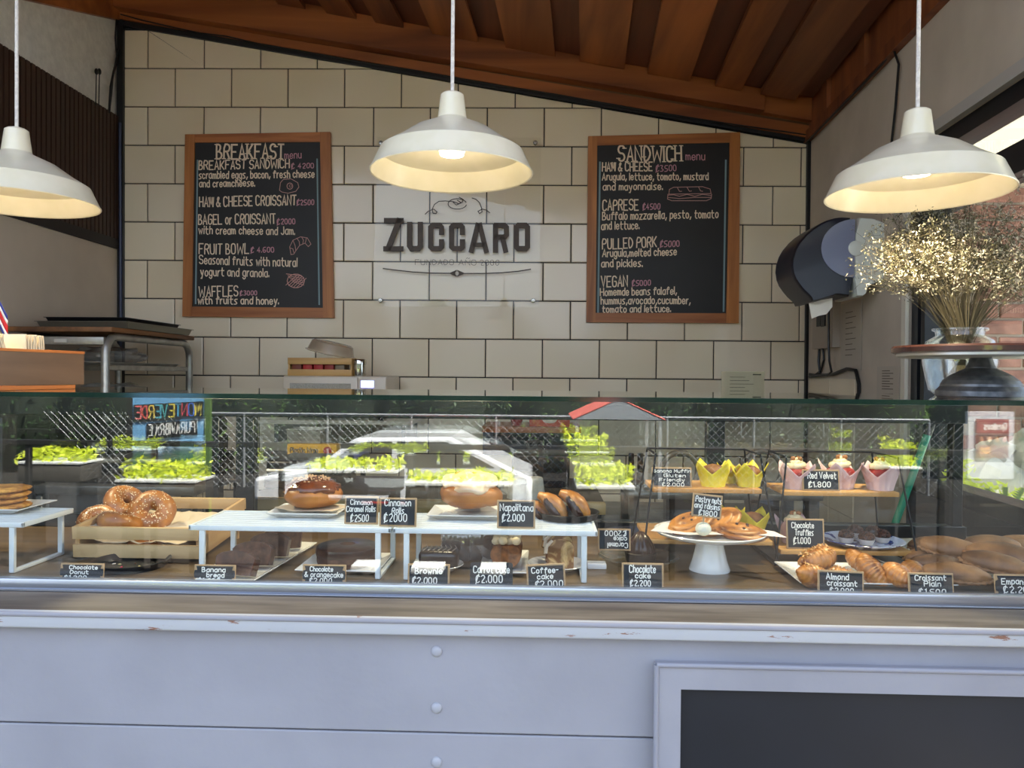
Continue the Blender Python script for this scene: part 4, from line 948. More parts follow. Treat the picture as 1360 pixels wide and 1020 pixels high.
cc = thing('carrot_cake', 'brown carrot cake loaf with cream blobs on top', 'cake', (p.x+.004, p.y+.055, ZF+.0045))
for i in range(3):
    mb = MB(); P = [(x*.031, .028+z*.028) for x, z in [(cos(-pi*.9+pi*1.8*j/20)*(.94 if j in (0, 20) else 1), sin(-pi/2+2*pi*j/21)) for j in range(21)]]
    P = [(.031*cos(2*pi*j/24)*(1.0 if sin(2*pi*j/24) < 0 else 1.05), .027+.027*max(-1, min(.72, sin(2*pi*j/24)))) for j in range(24)]
    mb.prism(P, .036*i-.02, .036*i+.012); o = mb.obj('loaf_piece', m_carrot, cc, ang=50)
    for j in range(4):
        b2 = MB(); b2.blob(.010, .009, .0085, lambda d, th, ph: 1+.15*noise.noise(d*3+Vector((i, j, 0))), 14, 9); o2 = b2.obj('cream_blob', plain('cream_frosting', C(222, 206, 172), .45), cc); o2.location = (-.021+.014*j, .036*i-.005+(-1)**j*.007, .052+.004*(j % 2))
p = atZ(741, 768, ZF); plate_round(p.x, p.y+.075, ZF, .062, 'small white plate under the coffee cake slices', lip=.012, rim=.6)
m_cof = noisy('marbled_coffee_crumb', C(120, 84, 48), C(204, 174, 122), 26, 5, .75, .4, dist=.002, lo=.42, hi=.56, wdist=1.)
cs0 = slice_(.058, .060, .020, 'coffee_cake_slice', m_cof, noisy('coffee_crust', C(104, 62, 30), C(150, 98, 52), 30, 3, .6, .2), .25)
ic = MB(); 
for j in range(4): ic.tube([(-.030, -.010+.006*j, .030), (-.028, -.01+.006*j, .045), (-.016, -.01+.006*j, .056)], [.003, .004, .003], 8)
ic.obj('icing_stripes', plain('pale_icing', C(200, 190, 176), .4), cs0, kind='stuff')
for i in range(4):
    o = cs0 if i == 0 else dup(cs0); o.location = (p.x+.006-.004*i, p.y+.045+.030*i, ZF+.008+.006*i); o.rotation_euler = (-.32, .0+.05*i, .1-.1*i)
    o['label'] = ('front', 'second', 'third', 'rear')[i]+' slice of marbled coffee cake, counted from the glass'; o['group'] = 'coffee cake slices'
# chocolate cake on a glass plate
p = atZ(853, 752, ZF); m_gp = glassy('plate_glass', (.80, .84, .82, 1), .10, 0, .05)
plate_round(p.x-.004, p.y+.03, ZF, .087, 'large clear glass plate under the small chocolate cake', m_gp, .014, rim=.7)
cc = thing('chocolate_cake', 'small cone-shaped chocolate cake with ridged dark icing', 'cake', (p.x+.0, p.y+.03, ZF+.005))
prf = [(0, .064), (.006, .063), (.014, .056), (.022, .046), (.028, .036), (.031, .027), (.030, .018), (.030, .002), (0, 0)][::-1]
MB().lathe(prf, 56, flute=lambda a_: 1+.045*sin(a_*14)).obj('ridged_icing', m_dchoc, cc, ang=70)
MB().lathe([(0, 0), (.031, 0), (.0335, .018), (.031, .020)], 40, flute=lambda a_: 1+.02*sin(a_*30)).obj('cake_case', plain('black_paper_case', C(20, 16, 16), .6), cc)
# dark second plate behind
p = atY(1128, 0, 1.9)
p = atY(830, 700, 1.85); plate_round(p.x+.03, 1.84, ZF, .085, 'dark blue-black plate at the back of the case between the riser and the wire shelf', plain('navy_plate', C(22, 28, 48), .3), .03, rim=.8)
# white paper card bottom centre
p = atZ(795, 756, ZF+.002); o = MB().rbox(-.02, .02, -.014, .014, 0, .012, .002).obj('folded_napkin', plain('napkin_white', C(222, 224, 226), .7)); o.location = (p.x-.003, p.y+.02, ZF); tag(o, 'small folded white napkin beside the right leg of the centre riser', 'napkin')

# ---- cake stand with danish pastries
cs = atZ(950, 764, ZF); zS = atY(950, 716, cs.y).z
st = thing('cake_stand', 'white footed china cake stand holding the raisin pastries', 'cake stand', (cs.x-.002, cs.y+.045, ZF))
hS = .078
MB().lathe([(0, 0), (.042, 0), (.0425, .003), (.036, .02), (.029, .050), (.026, .068), (.0, .070)], 48).obj('pedestal', m_china, st)
MB().lathe([(0, .068), (.03, .067), (.095, .072), (.112, .078), (.116, .083), (.1145, .0845), (.109, .0815), (.09, .077), (0, .0755)], 64).obj('plate', m_china, st)
zP = ZF+.0775
mb = MB(); mb.slab([(-.128, -.03), (-.06, -.066), (.07, -.05), (.135, -.078), (.128, -.02), (.05, .06), (-.09, .05)], 0, .0006); 
o = mb.obj('greaseproof_paper', plain('white_paper', C(226, 220, 218), .6)); o.location = (st.location.x, st.location.y, zP+.0085); tag(o, 'white greaseproof sheet hanging over the edge of the cake stand', 'paper')
def danish(L=.052, Wd=.036, H=.015):
    def f_(d, th, ph):
        r_ = cos(ph); s_ = (r_*2.6+th/(2*pi)) % 1.0; return 1+(.20*abs(sin(pi*s_))**.7-.12 if ph > 0 else 0)+.03*noise.noise(d*4)
    t = thing('raisin_pastry', '', 'pastry'); MB().blob(L, Wd, H, f_, 64, 28).obj('coiled_pastry', m_pastry, t, ang=60)
    mb = MB()
    for i in range(4): a_ = i*2.4; r_ = .2+.06*i; mb.blob(.0035, .0025, .0022, nu=7, nv=5, M=Matrix.Translation((L*r_*cos(a_), Wd*r_*sin(a_), H*sqrt(max(0, 1-r_*r_))+.001)))
    mb.obj('raisins', plain('raisin', C(60, 30, 18), .4), t, kind='stuff'); return t
d0 = danish(); GD = 'raisin pastries on the cake stand'
place(d0, 984, 707, st.location.y-.035, (.25, .12, -.05), 'flat coiled raisin pastry at the front right of the cake stand', GD, 1.0)
place(dup(d0), 952, 694, st.location.y+.0, (.35, -.42, .15), 'raisin pastry leaning on another in the middle of the cake stand', GD, 1.0)
place(dup(d0), 916, 695, st.location.y-.01, (.30, -.32, .2), 'raisin pastry at the left of the cake stand, behind the sign', GD, .92)
p = atY(934, 711, st.location.y-.085)
mb = MB(); hd = thing('sign_holder', 'small white ribbed ball with a wooden stick holding the Pastry nuts and raisins sign', 'sign holder', (p.x, p.y, zP+.0125))
MB().blob(.0155, .0155, .0135, lambda d, th, ph: 1+.03*sin(th*12)*cos(ph), 48, 14, M=Matrix.Translation((0, 0, .0125))).obj('ball', plain('ribbed_ball', C(214, 214, 196), .5), hd)
MB().box(-.0018, .0018, -.001, .001, .024, .046).obj('stick', m_signwood, hd)
sign(918, 657, 958, 687, p.y-.003, [("Pastry nuts", .10, .96, .36, .24), ("and raisins", .08, .92, .62, .22), ("$1800", .24, .84, .92, .22)], 'black sign on a stick reading Pastry nuts and raisins', 'plain', None, roll=.10, sz=.85)

# ---- two wire shelf stands with wooden boards
m_wirek = plain('black_wire', C(18, 18, 20), .4, .4)
m_bwood = woodmat('honey_board', C(168, 122, 66), C(206, 160, 96), 'x', .5, .05, 12)
def shelfstand(xl_, xr_, pyT, pyL, label):
    Y0 = 1.70; Yb = Y0+.135
    zt_ = atY(1100, pyT, Y0).z; zl_ = atY(1100, pyL, Y0).z; a = atY(xl_, pyT, Y0).x; b = atY(xr_, pyT, Y0).x
    t = thing('shelf_stand', label, 'shelf stand', ((a+b)/2, Y0, ZF)); h1 = zt_-ZF; h0 = zl_-ZF; w_ = (b-a)/2; hT = h1+.075
    MB().rbox(-w_, w_, 0, .135, h1-.010, h1, .0015).obj('upper_board', m_bwood, t)
    MB().rbox(-w_-.016, w_+.016, -.03, .155, h0-.010, h0, .0015).obj('lower_board', m_bwood, t)
    for s_ in (-1, 1):
        mb = MB()
        for y_, dy in ((0.001, -.035), (.132, .03)):
            mb.cyl((s_*(w_+.028), y_+dy, .002), (s_*(w_-.004), y_+.0, hT), .0022, 8)
        mb.cyl((s_*(w_-.004), .001, hT), (s_*(w_-.004), .132, hT), .0022, 8); mb.cyl((s_*(w_+.028), -.034, .002), (s_*(w_+.028), .162, .002), .0022, 8)
        mb.obj('side_frame', m_wirek, t)
    MB().cyl((-w_+.004, .132, hT), (w_-.004, .132, hT), .0022, 8).obj('rear_wire', m_wirek, t)
    return t, zt_, zl_, Y0
S1, z1, zl1, YA_ = shelfstand(868, 1012, 651, 716, 'black wire shelf stand with two honey-coloured boards, holding the yellow-wrapped muffins')
S2, z2, zl2, _ = shelfstand(1042, 1195, 653, 727, 'black wire shelf stand on the right, holding the red velvet cupcakes')
def tulip(col, name, label, topf):
    t = thing(name, label, 'muffin'); n = 64; L_ = []
    R0, R1, H = .025, .0325, .040
    vs = []; nz_ = 6
    for k_ in range(nz_+1):
        f_ = k_/nz_
        for i in range(n):
            a_ = 2*pi*i/n; tip = abs(((a_/(pi/2)) % 1)-.5)*2   # 1 at tips
            h_ = H*(.72+.70*tip**1.2)*f_; r_ = (R0+(R1-R0)*f_+.012*f_*f_*tip)*(1+.02*sin(a_*16)*(1-.4*f_)); vs.append((r_*cos(a_), r_*sin(a_), h_))
    fs = [(k_*n+i, k_*n+(i+1) % n, (k_+1)*n+(i+1) % n, (k_+1)*n+i) for k_ in range(nz_) for i in range(n)]+[tuple(range(n))[::-1]]
    mb = MB(); mb.add(vs, fs); o = mb.obj('paper_wrapper', col, t, ang=35, fix=False); sm = o.modifiers.new('t', 'SOLIDIFY'); sm.thickness = .0007
    topf(t); return t
m_yel = noisy('yellow_muffin_paper', C(176, 160, 30), C(236, 222, 66), 9, 3, .6, .1, lo=.3, hi=.6)
m_pinkp = noisy('pink_muffin_paper', C(196, 160, 160), C(224, 196, 196), 12, 3, .6, .1)
m_muf = noisy('banana_muffin_top', C(92, 58, 34), C(140, 94, 54), 50, 5, .7, .5, dist=.003)
m_red = noisy('red_velvet_crumb', C(116, 22, 22), C(168, 44, 38), 60, 4, .7, .4, dist=.002)
m_frost = noisy('cream_swirl', C(228, 208, 160), C(242, 228, 190), 20, 3, .45, .1)
def topA(t): MB().blob(.0275, .0275, .018, lambda d, th, ph: 1+.06*noise.noise(d*4), 28, 12, M=Matrix.Translation((0, 0, .030))).obj('muffin_top', m_muf, t, ang=80)
def topB(t):
    MB().blob(.0285, .0285, .016, lambda d, th, ph: 1+.05*noise.noise(d*4), 28, 12, M=Matrix.Translation((0, 0, .031))).obj('cake_top', m_red, t, ang=80)
    mb = MB(); pts = []; rr_ = []
    for i in range(80):
        u = i/79; th = u*2*pi*2.6; r_ = .0175*(1-u)**.8; pts.append((r_*cos(th), r_*sin(th), .044+.020*u)); rr_.append((.0075*(1-.55*u))*(1+.12*sin(i*1.9)))
    mb.tube(pts, rr_, 10); mb.obj('frosting_swirl', m_frost, t, ang=70)
    mb = MB()
    for i in range(3): a_ = i*2.1+.5; mb.blob(.006, .003, .005, nu=8, nv=6, M=Matrix.Translation((.008*cos(a_), .008*sin(a_), .064)) @ Matrix.Rotation(a_, 4, 'Z'))
    mb.obj('nut_pieces', plain('walnut', C(150, 96, 46), .6), t, kind='stuff')
mA = tulip(m_yel, 'muffin', '', topA); GY = 'banana muffins in yellow paper'
def pz(o, px, Y, z, rz, label, group, sc=1.):
    p = atY(px, 650, Y); o.location = (p.x, Y, z); o.rotation_euler = (0, 0, rz); o.scale = (sc,)*3; o['label'] = label; o['group'] = group; return o
pz(mA, 947, YA_+.045, z1, .5, 'yellow-wrapped muffin on the upper board, next to the Banana Muffin sign', GY, 1.03)
pz(dup(mA), 994, YA_+.050, z1, 1.1, 'yellow-wrapped muffin at the right end of the upper board', GY, .98)
pz(dup(mA), 972, YA_+.10, z1, .2, 'yellow-wrapped muffin half hidden behind the two front ones on the upper board', GY, .85)
pz(dup(mA), 1000, YA_+.06, zl1, .8, 'yellow-wrapped muffin on the lower board, behind the cake stand', GY, .98)
pz(dup(mA), 966, YA_+.08, zl1, .1, 'yellow-wrapped muffin deep on the lower board behind the stick sign', GY, .95)
mB_ = tulip(m_pinkp, 'red_velvet_cupcake', '', topB); GR = 'red velvet cupcakes in pink paper'; mB_['category'] = 'cupcake'
pz(mB_, 1058, YA_+.045, z2, .6, 'red velvet cupcake on the upper board, left of the Red Velvet sign', GR, 1.05)
pz(dup(mB_), 1116, YA_+.06, z2, 1.0, 'red velvet cupcake partly behind the Red Velvet sign', GR, 1.1)
pz(dup(mB_), 1169, YA_+.045, z2, .2, 'red velvet cupcake at the right end of the upper board', GR, 1.06)
pz(dup(mB_), 1056, YA_+.045, zl2, .9, 'red velvet cupcake on the lower board, above the Chocolate Truffles sign', GR, 1.05)
sign(866, 621, 919, 652, YA_+.010, [("Banana Muffin", .03, .97, .26, .15), ("Gluten", .30, .84, .48, .15), ("Friendly", .18, .82, .70, .15), ("$2.000", .26, .80, .93, .16)], 'black sign reading Banana Muffin Gluten Friendly', 'plain', z1+.0002, sz=.62)
sign(1066, 624, 1116, 653, YA_+.008, [("Red Velvet", .14, .90, .42, .28), ("$1.800", .16, .74, .82, .24)], 'black sign reading Red Velvet', 'plain', z2+.0002, sz=.9)
sign(1045, 690, 1096, 723, YA_-.022, [("Chocolate", .14, .72, .30, .18), ("Truffles", .22, .70, .55, .20), ("$1.000", .18, .62, .82, .20)], 'black sign reading Chocolate Truffles', 'plain', zl2+.0002, sz=.8)
# truffles on a blue-rimmed plate
pt = atY(1148, 712, YA_+.03); pltz = plate_round(pt.x, YA_+.040, zl2, .088, 'white-rimmed plate with a blue floral centre under the chocolate truffles', noisy('blue_floral_china', C(40, 60, 130), C(206, 214, 232), 40, 2, .2, 0, lo=.48, hi=.5), .010, rim=.72)
def truffle():
    t = thing('chocolate_truffle', '', 'truffle')
    MB().lathe([(0, 0), (.0125, 0), (.018, .012), (.0178, .0122), (.012, .001)], 48, flute=lambda a_: 1+.035*sin(a_*24)).obj('paper_case', plain('fluted_case', C(206, 196, 186), .6), t)
    MB().blob(.0155, .0155, .0135, None, 20, 12, M=Matrix.Translation((0, 0, .014))).obj('truffle_ball', m_dchoc, t)
    mb = MB()
    for i in range(190):
        d = Vector((random.gauss(0, 1), random.gauss(0, 1), abs(random.gauss(.3, .8)))).normalized(); q_ = Matrix.Translation((d.x*.0158, d.y*.0158, .014+d.z*.0138)) @ Matrix.Rotation(random.random()*6, 4, (random.random(), random.random(), .3))
        mb.box(-.0022, .0022, -.0005, .0005, -.0005, .0005, q_)
    mb.obj('sprinkles', plain('choc_sprinkle', C(96, 60, 42), .4), t, smooth=False, kind='stuff'); return t
tf = truffle(); GT = 'chocolate truffles on the blue plate'
for i, (px, dy, dz, lb) in enumerate(((1151, -.022, 0, 'front middle'), (1124, -.002, 0, 'front left'), (1172, .006, 0, 'front right'), (1136, .03, .016, 'raised rear left'), (1160, .038, .006, 'rear right'))):
    o = tf if i == 0 else dup(tf); p = atY(px, 700, YA_+.04+dy); o.location = (p.x, YA_+.04+dy, zl2+.004+dz*.3); o.rotation_euler = (0, 0, i*.8); o['label'] = lb+' sprinkled chocolate truffle on the blue plate'; o['group'] = GT

# ---- croissants
def croissant(L=.038, R=.0225, curve=.9, segs=7):
    t = thing('croissant', '', 'croissant'); mb = MB(); pts = []; rr_ = []; N = 57
    for i in range(N):
        u = -1+2*i/(N-1); an = u*curve; rad = L/curve*1.05
        pts.append((rad*sin(an), rad*(1-cos(an))*.9, 0)); 
        env = (1-abs(u)**2.2)**.55; saw = ((abs(u)*segs) % 1.0); rr_.append(max(.0035, R*env*(1.06-.13*saw)*(.86+.14*cos(u*2.2))))
    mb.tube(pts, rr_, 22, flat=.86); mb.obj('flaky_body', m_pastry, t, ang=75); return t
c0 = croissant()
pt = atZ(1150, 792, ZF); tr_ = plate_square(atY(1140, 780, 1.58).x+.003, 1.575, ZF, .30, .165, 'white rectangular tray holding the croissants', 'serving_tray', lip=.010, cat='tray')
zc_ = ZF+.0175
GC = 'plain croissants on the white tray'; GA = 'almond croissants on the white tray'
def pc(o, px, py, z, rot, label, group, sc=1.):
    p = atZ(px, py, z); o.location = p; o.rotation_euler = rot; o.scale = (sc,)*3; o['label'] = label; o['group'] = group; return o
pc(c0, 1156, 757, ZF+.030, (.1, .65, -1.15), 'plain croissant pointing to the front right, between the two signs', GC, 1.05)
pc(dup(c0), 1192, 764, ZF+.025, (.1, .25, -1.25), 'plain croissant just left of the Croissant Plain sign', GC, 1.05)
pc(dup(c0), 1212, 757, ZF+.022, (.1, .1, -1.5), 'plain croissant at the rear right of the tray', GC, .9)
pc(dup(c0), 1140, 745, ZF+.026, (.1, .5, -1.0), 'plain croissant at the back of the tray beside the almond ones', GC, .9)
ca = dup(c0); mb = MB()
for i in range(70):
    u = random.uniform(-.8, .8); a_ = random.uniform(.5, 2.7); r_ = .022*(1-abs(u)**2.2)**.55; p = Vector((.044*sin(u*.9), .044*(1-cos(u*.9))*.9+cos(a_)*r_, sin(a_)*r_*.86+.001))
    mb.leaf(p, .0042)
mb.obj('almond_flakes', plain('almond_flake', C(222, 178, 118), .5), ca, smooth=False, fix=False, kind='stuff')
pc(ca, 1088, 742, ZF+.052, (.1, -.2, .5), 'almond croissant lying on top of the other almond one', GA, 1.15)
pc(dup(ca), 1080, 765, ZF+.022, (.1, .3, .9), 'almond croissant at the bottom left of the tray', GA, 1.2)
pc(dup(ca), 1112, 766, ZF+.022, (.0, .1, -.6), 'almond croissant half hidden behind the Almond croissant sign', GA, 1.0)
# ---- empanadas on a long dark-lined tray
pe0 = atZ(1325, 785, ZF); pe1 = atZ(1210, 742, ZF)
plate_square(pe0.x-.005, 1.70, ZF, .31, .36, 'long pale metal tray holding the empanadas', 'serving_tray', plain('zinc_tray', C(160, 160, 158), .35, .6), rz=.10, lip=.018, cat='tray')
m_emp = noisy('empanada_crust', C(84, 56, 34), C(156, 112, 70), 14, 5, .5, .4, dist=.002, vary=.10)
def empanada(L=.060, Wd=.027, H=.020):
    t = thing('empanada', '', 'empanada')
    MB().blob(L, Wd, H, lambda d, th, ph: (1+.05*noise.noise(d*2.5)) , 40, 18, M=None).obj('crust', m_emp, t, ang=80)
    mb = MB(); pts = []; rr_ = []
    for i in range(46):
        a_ = pi+pi*i/45; pts.append((L*1.0*cos(a_), Wd*1.02*sin(a_), -.004)); rr_.append(.0045+.0018*sin(i*1.7))
    mb.tube(pts, rr_, 8, flat=.7); mb.obj('crimped_edge', m_emp, t, ang=70); return t
e0 = empanada(); GE = 'empanadas on the pale tray'
for i, (px, py, z_, rot, sc, lb) in enumerate(((1270, 762, .034, (.2, .05, -.30), 1.0, 'frontmost brown empanada on the tray'), (1244, 748, .034, (.2, .0, -.15), .85, 'pale empanada low at the left of the tray'),
    (1264, 728, .058, (.35, .1, -.42), 1.05, 'large pale empanada lying on the others, left of centre'), (1232, 722, .050, (.2, -.1, .1), .75, 'empanada at the rear left corner of the tray'), (1226, 738, .03, (.1, -.05, .12), .75, 'small empanada under the rear left ones'),
    (1322, 748, .050, (.3, .1, -.55), 1.0, 'pale empanada right of the glass glare, above the Empanadas sign'), (1335, 738, .062, (.35, .05, -.62), 1.15, 'long golden empanada behind the Empanadas sign'), (1318, 722, .055, (.2, 0, -.3), .9, 'rear empanada in the middle of the tray'), (1362, 722, .045, (.2, 0, -.5), .9, 'empanada at the far right of the tray, cut by the frame'))):
    o = e0 if i == 0 else dup(e0); pc(o, px, py, ZF+z_*.82, rot, lb, GE, sc)
# ============================================================ ON TOP OF THE CASE
ZG = ztg+.0004
# cake stand made of a round wooden board on a dark ribbed metal foot
Yc = 1.63; pc_ = atY(1303, 465, Yc); zd = pc_.z
ws = thing('display_stand', 'round dark-red wooden board on a dark grey bell-shaped ribbed metal foot', 'cake stand', (pc_.x, Yc, ZG)); H = zd-ZG
MB().lathe([(0, H-.008), (.160, H-.008), (.168, H-.005), (.169, H+.004), (.166, H+.008), (0, H+.008)], 72).obj('round_board', woodmat('mahogany', C(46, 28, 25), C(82, 52, 46), 'x', .25, 0, 9, coat=.4), ws)
MB().lathe([(0, H-.0082), (.158, H-.0082), (.158, H-.013), (.150, H-.016), (0, H-.016)], 72).obj('metal_underplate', plain('pale_metal', C(176, 176, 172), .35, .7), ws)
pr = [(0, 0), (.080, 0), (.0835, .004), (.083, .014), (.076, .022), (.0745, .0235), (.074, .028), (.069, .036), (.060, .043), (.059, .0445), (.046, .052), (.034, .058), (.028, .061), (.0275, .064), (.024, .070), (.0205, H-.0165), (0, H-.0165)]
MB().lathe(pr, 56).obj('ribbed_foot', noisy('dark_spun_metal', C(66, 70, 76), C(92, 96, 102), 60, 3, .35, .05, metal=.6), ws, ang=20)
# glass vase with dried flowers
pv = atY(1275, 470, 1.86); vs_ = thing('glass_vase', 'round clear glass vase standing behind the wooden display stand', 'vase', (pv.x, 1.86, ZG))
m_vg = glassy('vase_glass', (.93, .95, .95, 1), .10, .02)
MB().lathe([(0, .001), (.052, .001), (.066, .012), (.080, .075), (.081, .105), (.072, .128), (.052, .141), (.053, .150), (.060, .154), (.060, .158), (.050, .157), (.048, .142), (.069, .126), (.078, .104), (.077, .076), (.063, .015), (.0, .006)], 56).obj('glass_body', m_vg, vs_)
fl_ = thing('dried_flowers', 'bunch of dried pale baby\'s-breath flowers in the glass vase', 'dried flowers', (pv.x, 1.86, ZG+.01))
stm = MB(); bl = MB(); gr = MB()
rnd = random.Random(5)
for i in range(300):
    a_ = rnd.random()*2*pi; sp = rnd.random()**.5
    top = Vector((sp*.25*cos(a_), sp*.11*sin(a_), .42+.11*rnd.random()-.16*sp*sp-.05*rnd.random())); 
    if cos(a_) > 0: top.x *= 1.1; top.z -= .02*sp
    neck = Vector((.045*sp*cos(a_)*rnd.uniform(.5, 1), .042*sp*sin(a_), .145)); base = Vector((-neck.x*.6+rnd.uniform(-.02, .02), -neck.y*.6, .01))
    mid = neck.lerp(top, .5)+Vector((-.010*cos(a_)*sp, 0, .025*sp)); pts = [base, neck, neck.lerp(mid, .5)+Vector((0, 0, .004)), mid, mid.lerp(top, .5)+Vector((0, 0, .006*sp)), top]
    stm.tube(pts, [.0008, .0008, .0007, .0006, .0005, .0004], 3, caps=False)
    for j in range(11):
        f_ = rnd.uniform(.45, 1.05); b0 = mid.lerp(top, (f_-.5)*2); e = b0+Vector((rnd.gauss(0, .019), rnd.gauss(0, .017), rnd.gauss(.008, .014)))
        stm.tube([b0, e], [.0005, .0003], 3, caps=False)
        for q_ in range(4):
            c_ = e+Vector((rnd.gauss(0, .0045), rnd.gauss(0, .0045), rnd.gauss(0, .0045)))
            (bl if rnd.random() < .62 else gr).leaf(c_, rnd.uniform(.0026, .0050))
stm.obj('stems', plain('dry_stem', C(74, 70, 50), .9), fl_, smooth=False, fix=False, kind='stuff')
bl.obj('blossoms', plain('dry_blossom', C(168, 166, 146), .9), fl_, smooth=False, fix=False, kind='stuff')
gr.obj('dry_leaves', plain('dry_leaf', C(88, 90, 64), .9), fl_, smooth=False, fix=False, kind='stuff')

# wooden napkin box, napkins, tray below, small flag
Yn = 1.74; a = atY(112, 467, Yn); RN_ = radians(84); b = atY(112, 514, Yn); xl_ = a.x-.30
m_boxw = woodmat('napkin_box_wood', C(74, 58, 46), C(122, 98, 78), 'x', .55, 0, 9)
tr = thing('wooden_tray', 'thin orange wooden tray under the napkin box', 'tray', (atY(97, 518, Yn-.03).x, Yn-.03, ZG), RN_)
MB().rbox(-.30, 0, 0, .17, 0, .006, .0015).obj('tray_bottom', m_framewoodx, tr)
MB().rbox(-.305, .003, -.004, 0, 0, .009, .001).obj('tray_lip', m_framewoodx, tr)
nb = thing('napkin_box', 'open wooden box holding paper napkins, at the left edge on top of the case', 'box', (a.x, Yn, ZG+.0095), RN_); hb = a.z-ZG-.0095
MB().rbox(-.30, 0, 0, .012, 0, hb, .0015).obj('front_panel', m_boxw, nb); MB().rbox(-.30, 0, .128, .14, 0, hb, .0015).obj('back_panel', m_boxw, nb)
MB().rbox(-.012, -.0002, .0122, .1278, 0, hb-.001, .0015).obj('side_panel', m_boxw, nb); MB().rbox(-.30, -.288, .0122, .1278, 0, hb-.001, .0015).obj('side_panel', m_boxw, nb)
MB().rbox(-.287, -.0125, .0125, .1275, 0.0002, .005, .001).obj('bottom', m_boxw, nb)
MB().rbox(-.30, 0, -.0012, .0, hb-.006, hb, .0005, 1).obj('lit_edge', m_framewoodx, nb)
m_nap = noisy('cream_napkin', C(226, 212, 180), C(238, 226, 198), 20, 2, .8, .1)
NM = Matrix.Translation((a.x, Yn, ZG+.0150)) @ Matrix.Rotation(RN_, 4, 'Z')
rn2 = random.Random(3)
for i in range(26):
    mb = MB(); w_ = .0030; P = [(sin(j*1.3+i)*.0010, .010625*j) for j in range(9)]; mb.prism(P+[(x+w_, z) for x, z in P[::-1]], .0, .10)
    o = mb.obj('paper_napkin', m_nap); lean = -.42 if 9 <= i < 14 else rn2.uniform(-.03, .03); u_ = -.105-i*.0064-(.012 if 9 <= i < 14 else 0)+(.0 if i < 9 else -.004)-(.018 if i >= 14 else 0)
    o.matrix_world = NM @ Matrix.Translation((u_, .018, 0)) @ Matrix.Rotation(lean, 4, 'Y') @ Matrix.Diagonal((1, 1, hb/.085*1.30+rn2.uniform(0, .05), 1))
    if 9 <= i < 14: tag(o, 'folded cream paper napkin leaning across the middle of the wooden box', 'napkin', 'leaning napkins in the wooden box')
    elif i < 9: tag(o, 'folded cream paper napkin standing upright at the right end of the row', 'napkin', 'right-hand napkins in the wooden box')
    else: tag(o, 'folded cream paper napkin standing left of the leaning ones, by the flag', 'napkin', 'left-hand napkins in the wooden box')
fg = thing('small_flag', 'small paper flag striped blue, white and red sticking up behind the napkins', 'flag', (atY(-14, 500, 1.70).x, 1.70, ZG+.016))
MB().cyl((0, 0, 0), (0.004, 0, .20), .0015, 8).obj('flag_stick', m_signwood, fg)
fp0 = atY(0, 384, 1.70); fx = fg.location.x
for i, (c_, u0, u1) in enumerate(((C(50, 60, 130), 0, .17), (C(236, 232, 220), .17, .34), (C(206, 44, 42), .34, .66), (C(236, 232, 220), .66, .83), (C(50, 60, 130), .83, 1))):
    mb = MB(); L_ = []
    for j in range(11):
        s_ = j/10; 
        for u in (u0, u1):
            L_.append((.003+.042*s_-.0*u, .004*sin(s_*5), .200-.062*u-.052*s_**1.3))
    n_ = 11; mb.add(L_, [(2*j, 2*j+1, 2*j+3, 2*j+2) for j in range(10)]); o = mb.obj('flag_stripe', plain('flag%d' % (i if i < 3 else 4-i), c_, .8), fg, fix=False); o.modifiers.new('t', 'SOLIDIFY').thickness = .0005

# ============================================================ BEHIND THE CASE
m_inox = noisy('rack_steel', C(150, 148, 140), C(180, 178, 168), 18, 3, .35, .03, metal=.75)
rk = thing('steel_rack', 'grey tubular steel tray rack in the left corner with trays on top', 'rack', (0, 0, 0))
xr_ = atY(140, 470, 3.02).x; zr_ = atY(150, 447, 3.05).z
pts = [(xr_, 3.02, .05), (xr_, 3.02, zr_-.07)]+[(xr_, 3.02+.07*(1-cos(t_*pi/8)), zr_-.07+.07*sin(t_*pi/8)) for t_ in range(1, 5)]+[(xr_, 3.76-.07, zr_)]+[(xr_, 3.76-.07*(1-sin(t_*pi/8)), zr_-.07*(1-cos(t_*pi/8))) for t_ in range(1, 5)]+[(xr_, 3.76, .05)]
mb = MB(); mb.tube(pts, .0165, 12); mb.obj('end_frame', m_inox, rk)
xl_ = xr_-.40
mb = MB(); mb.tube([(x-.36, y, z) for x, y, z in pts], .0165, 12); mb.obj('end_frame', m_inox, rk)
MB().rbox(xl_+.045, xr_-.002, 3.01, 3.03, zr_-.035, zr_-.003, .003).obj('top_bar', m_inox, rk)
for i in range(7):
    z_ = zr_-.115-i*.16
    for x in (xr_-.012, xl_+.03): MB().rbox(x-.012, x+.012, 3.03, 3.75, z_-.022, z_, .002, 1).obj('tray_runner', m_inox, rk)
MB().rbox(xr_-.20, xr_-.15, 3.004, 3.0095, zr_-.027, zr_-.012, .0005, 1).obj('paper_label', plain('old_label', C(196, 190, 176), .7), rk)
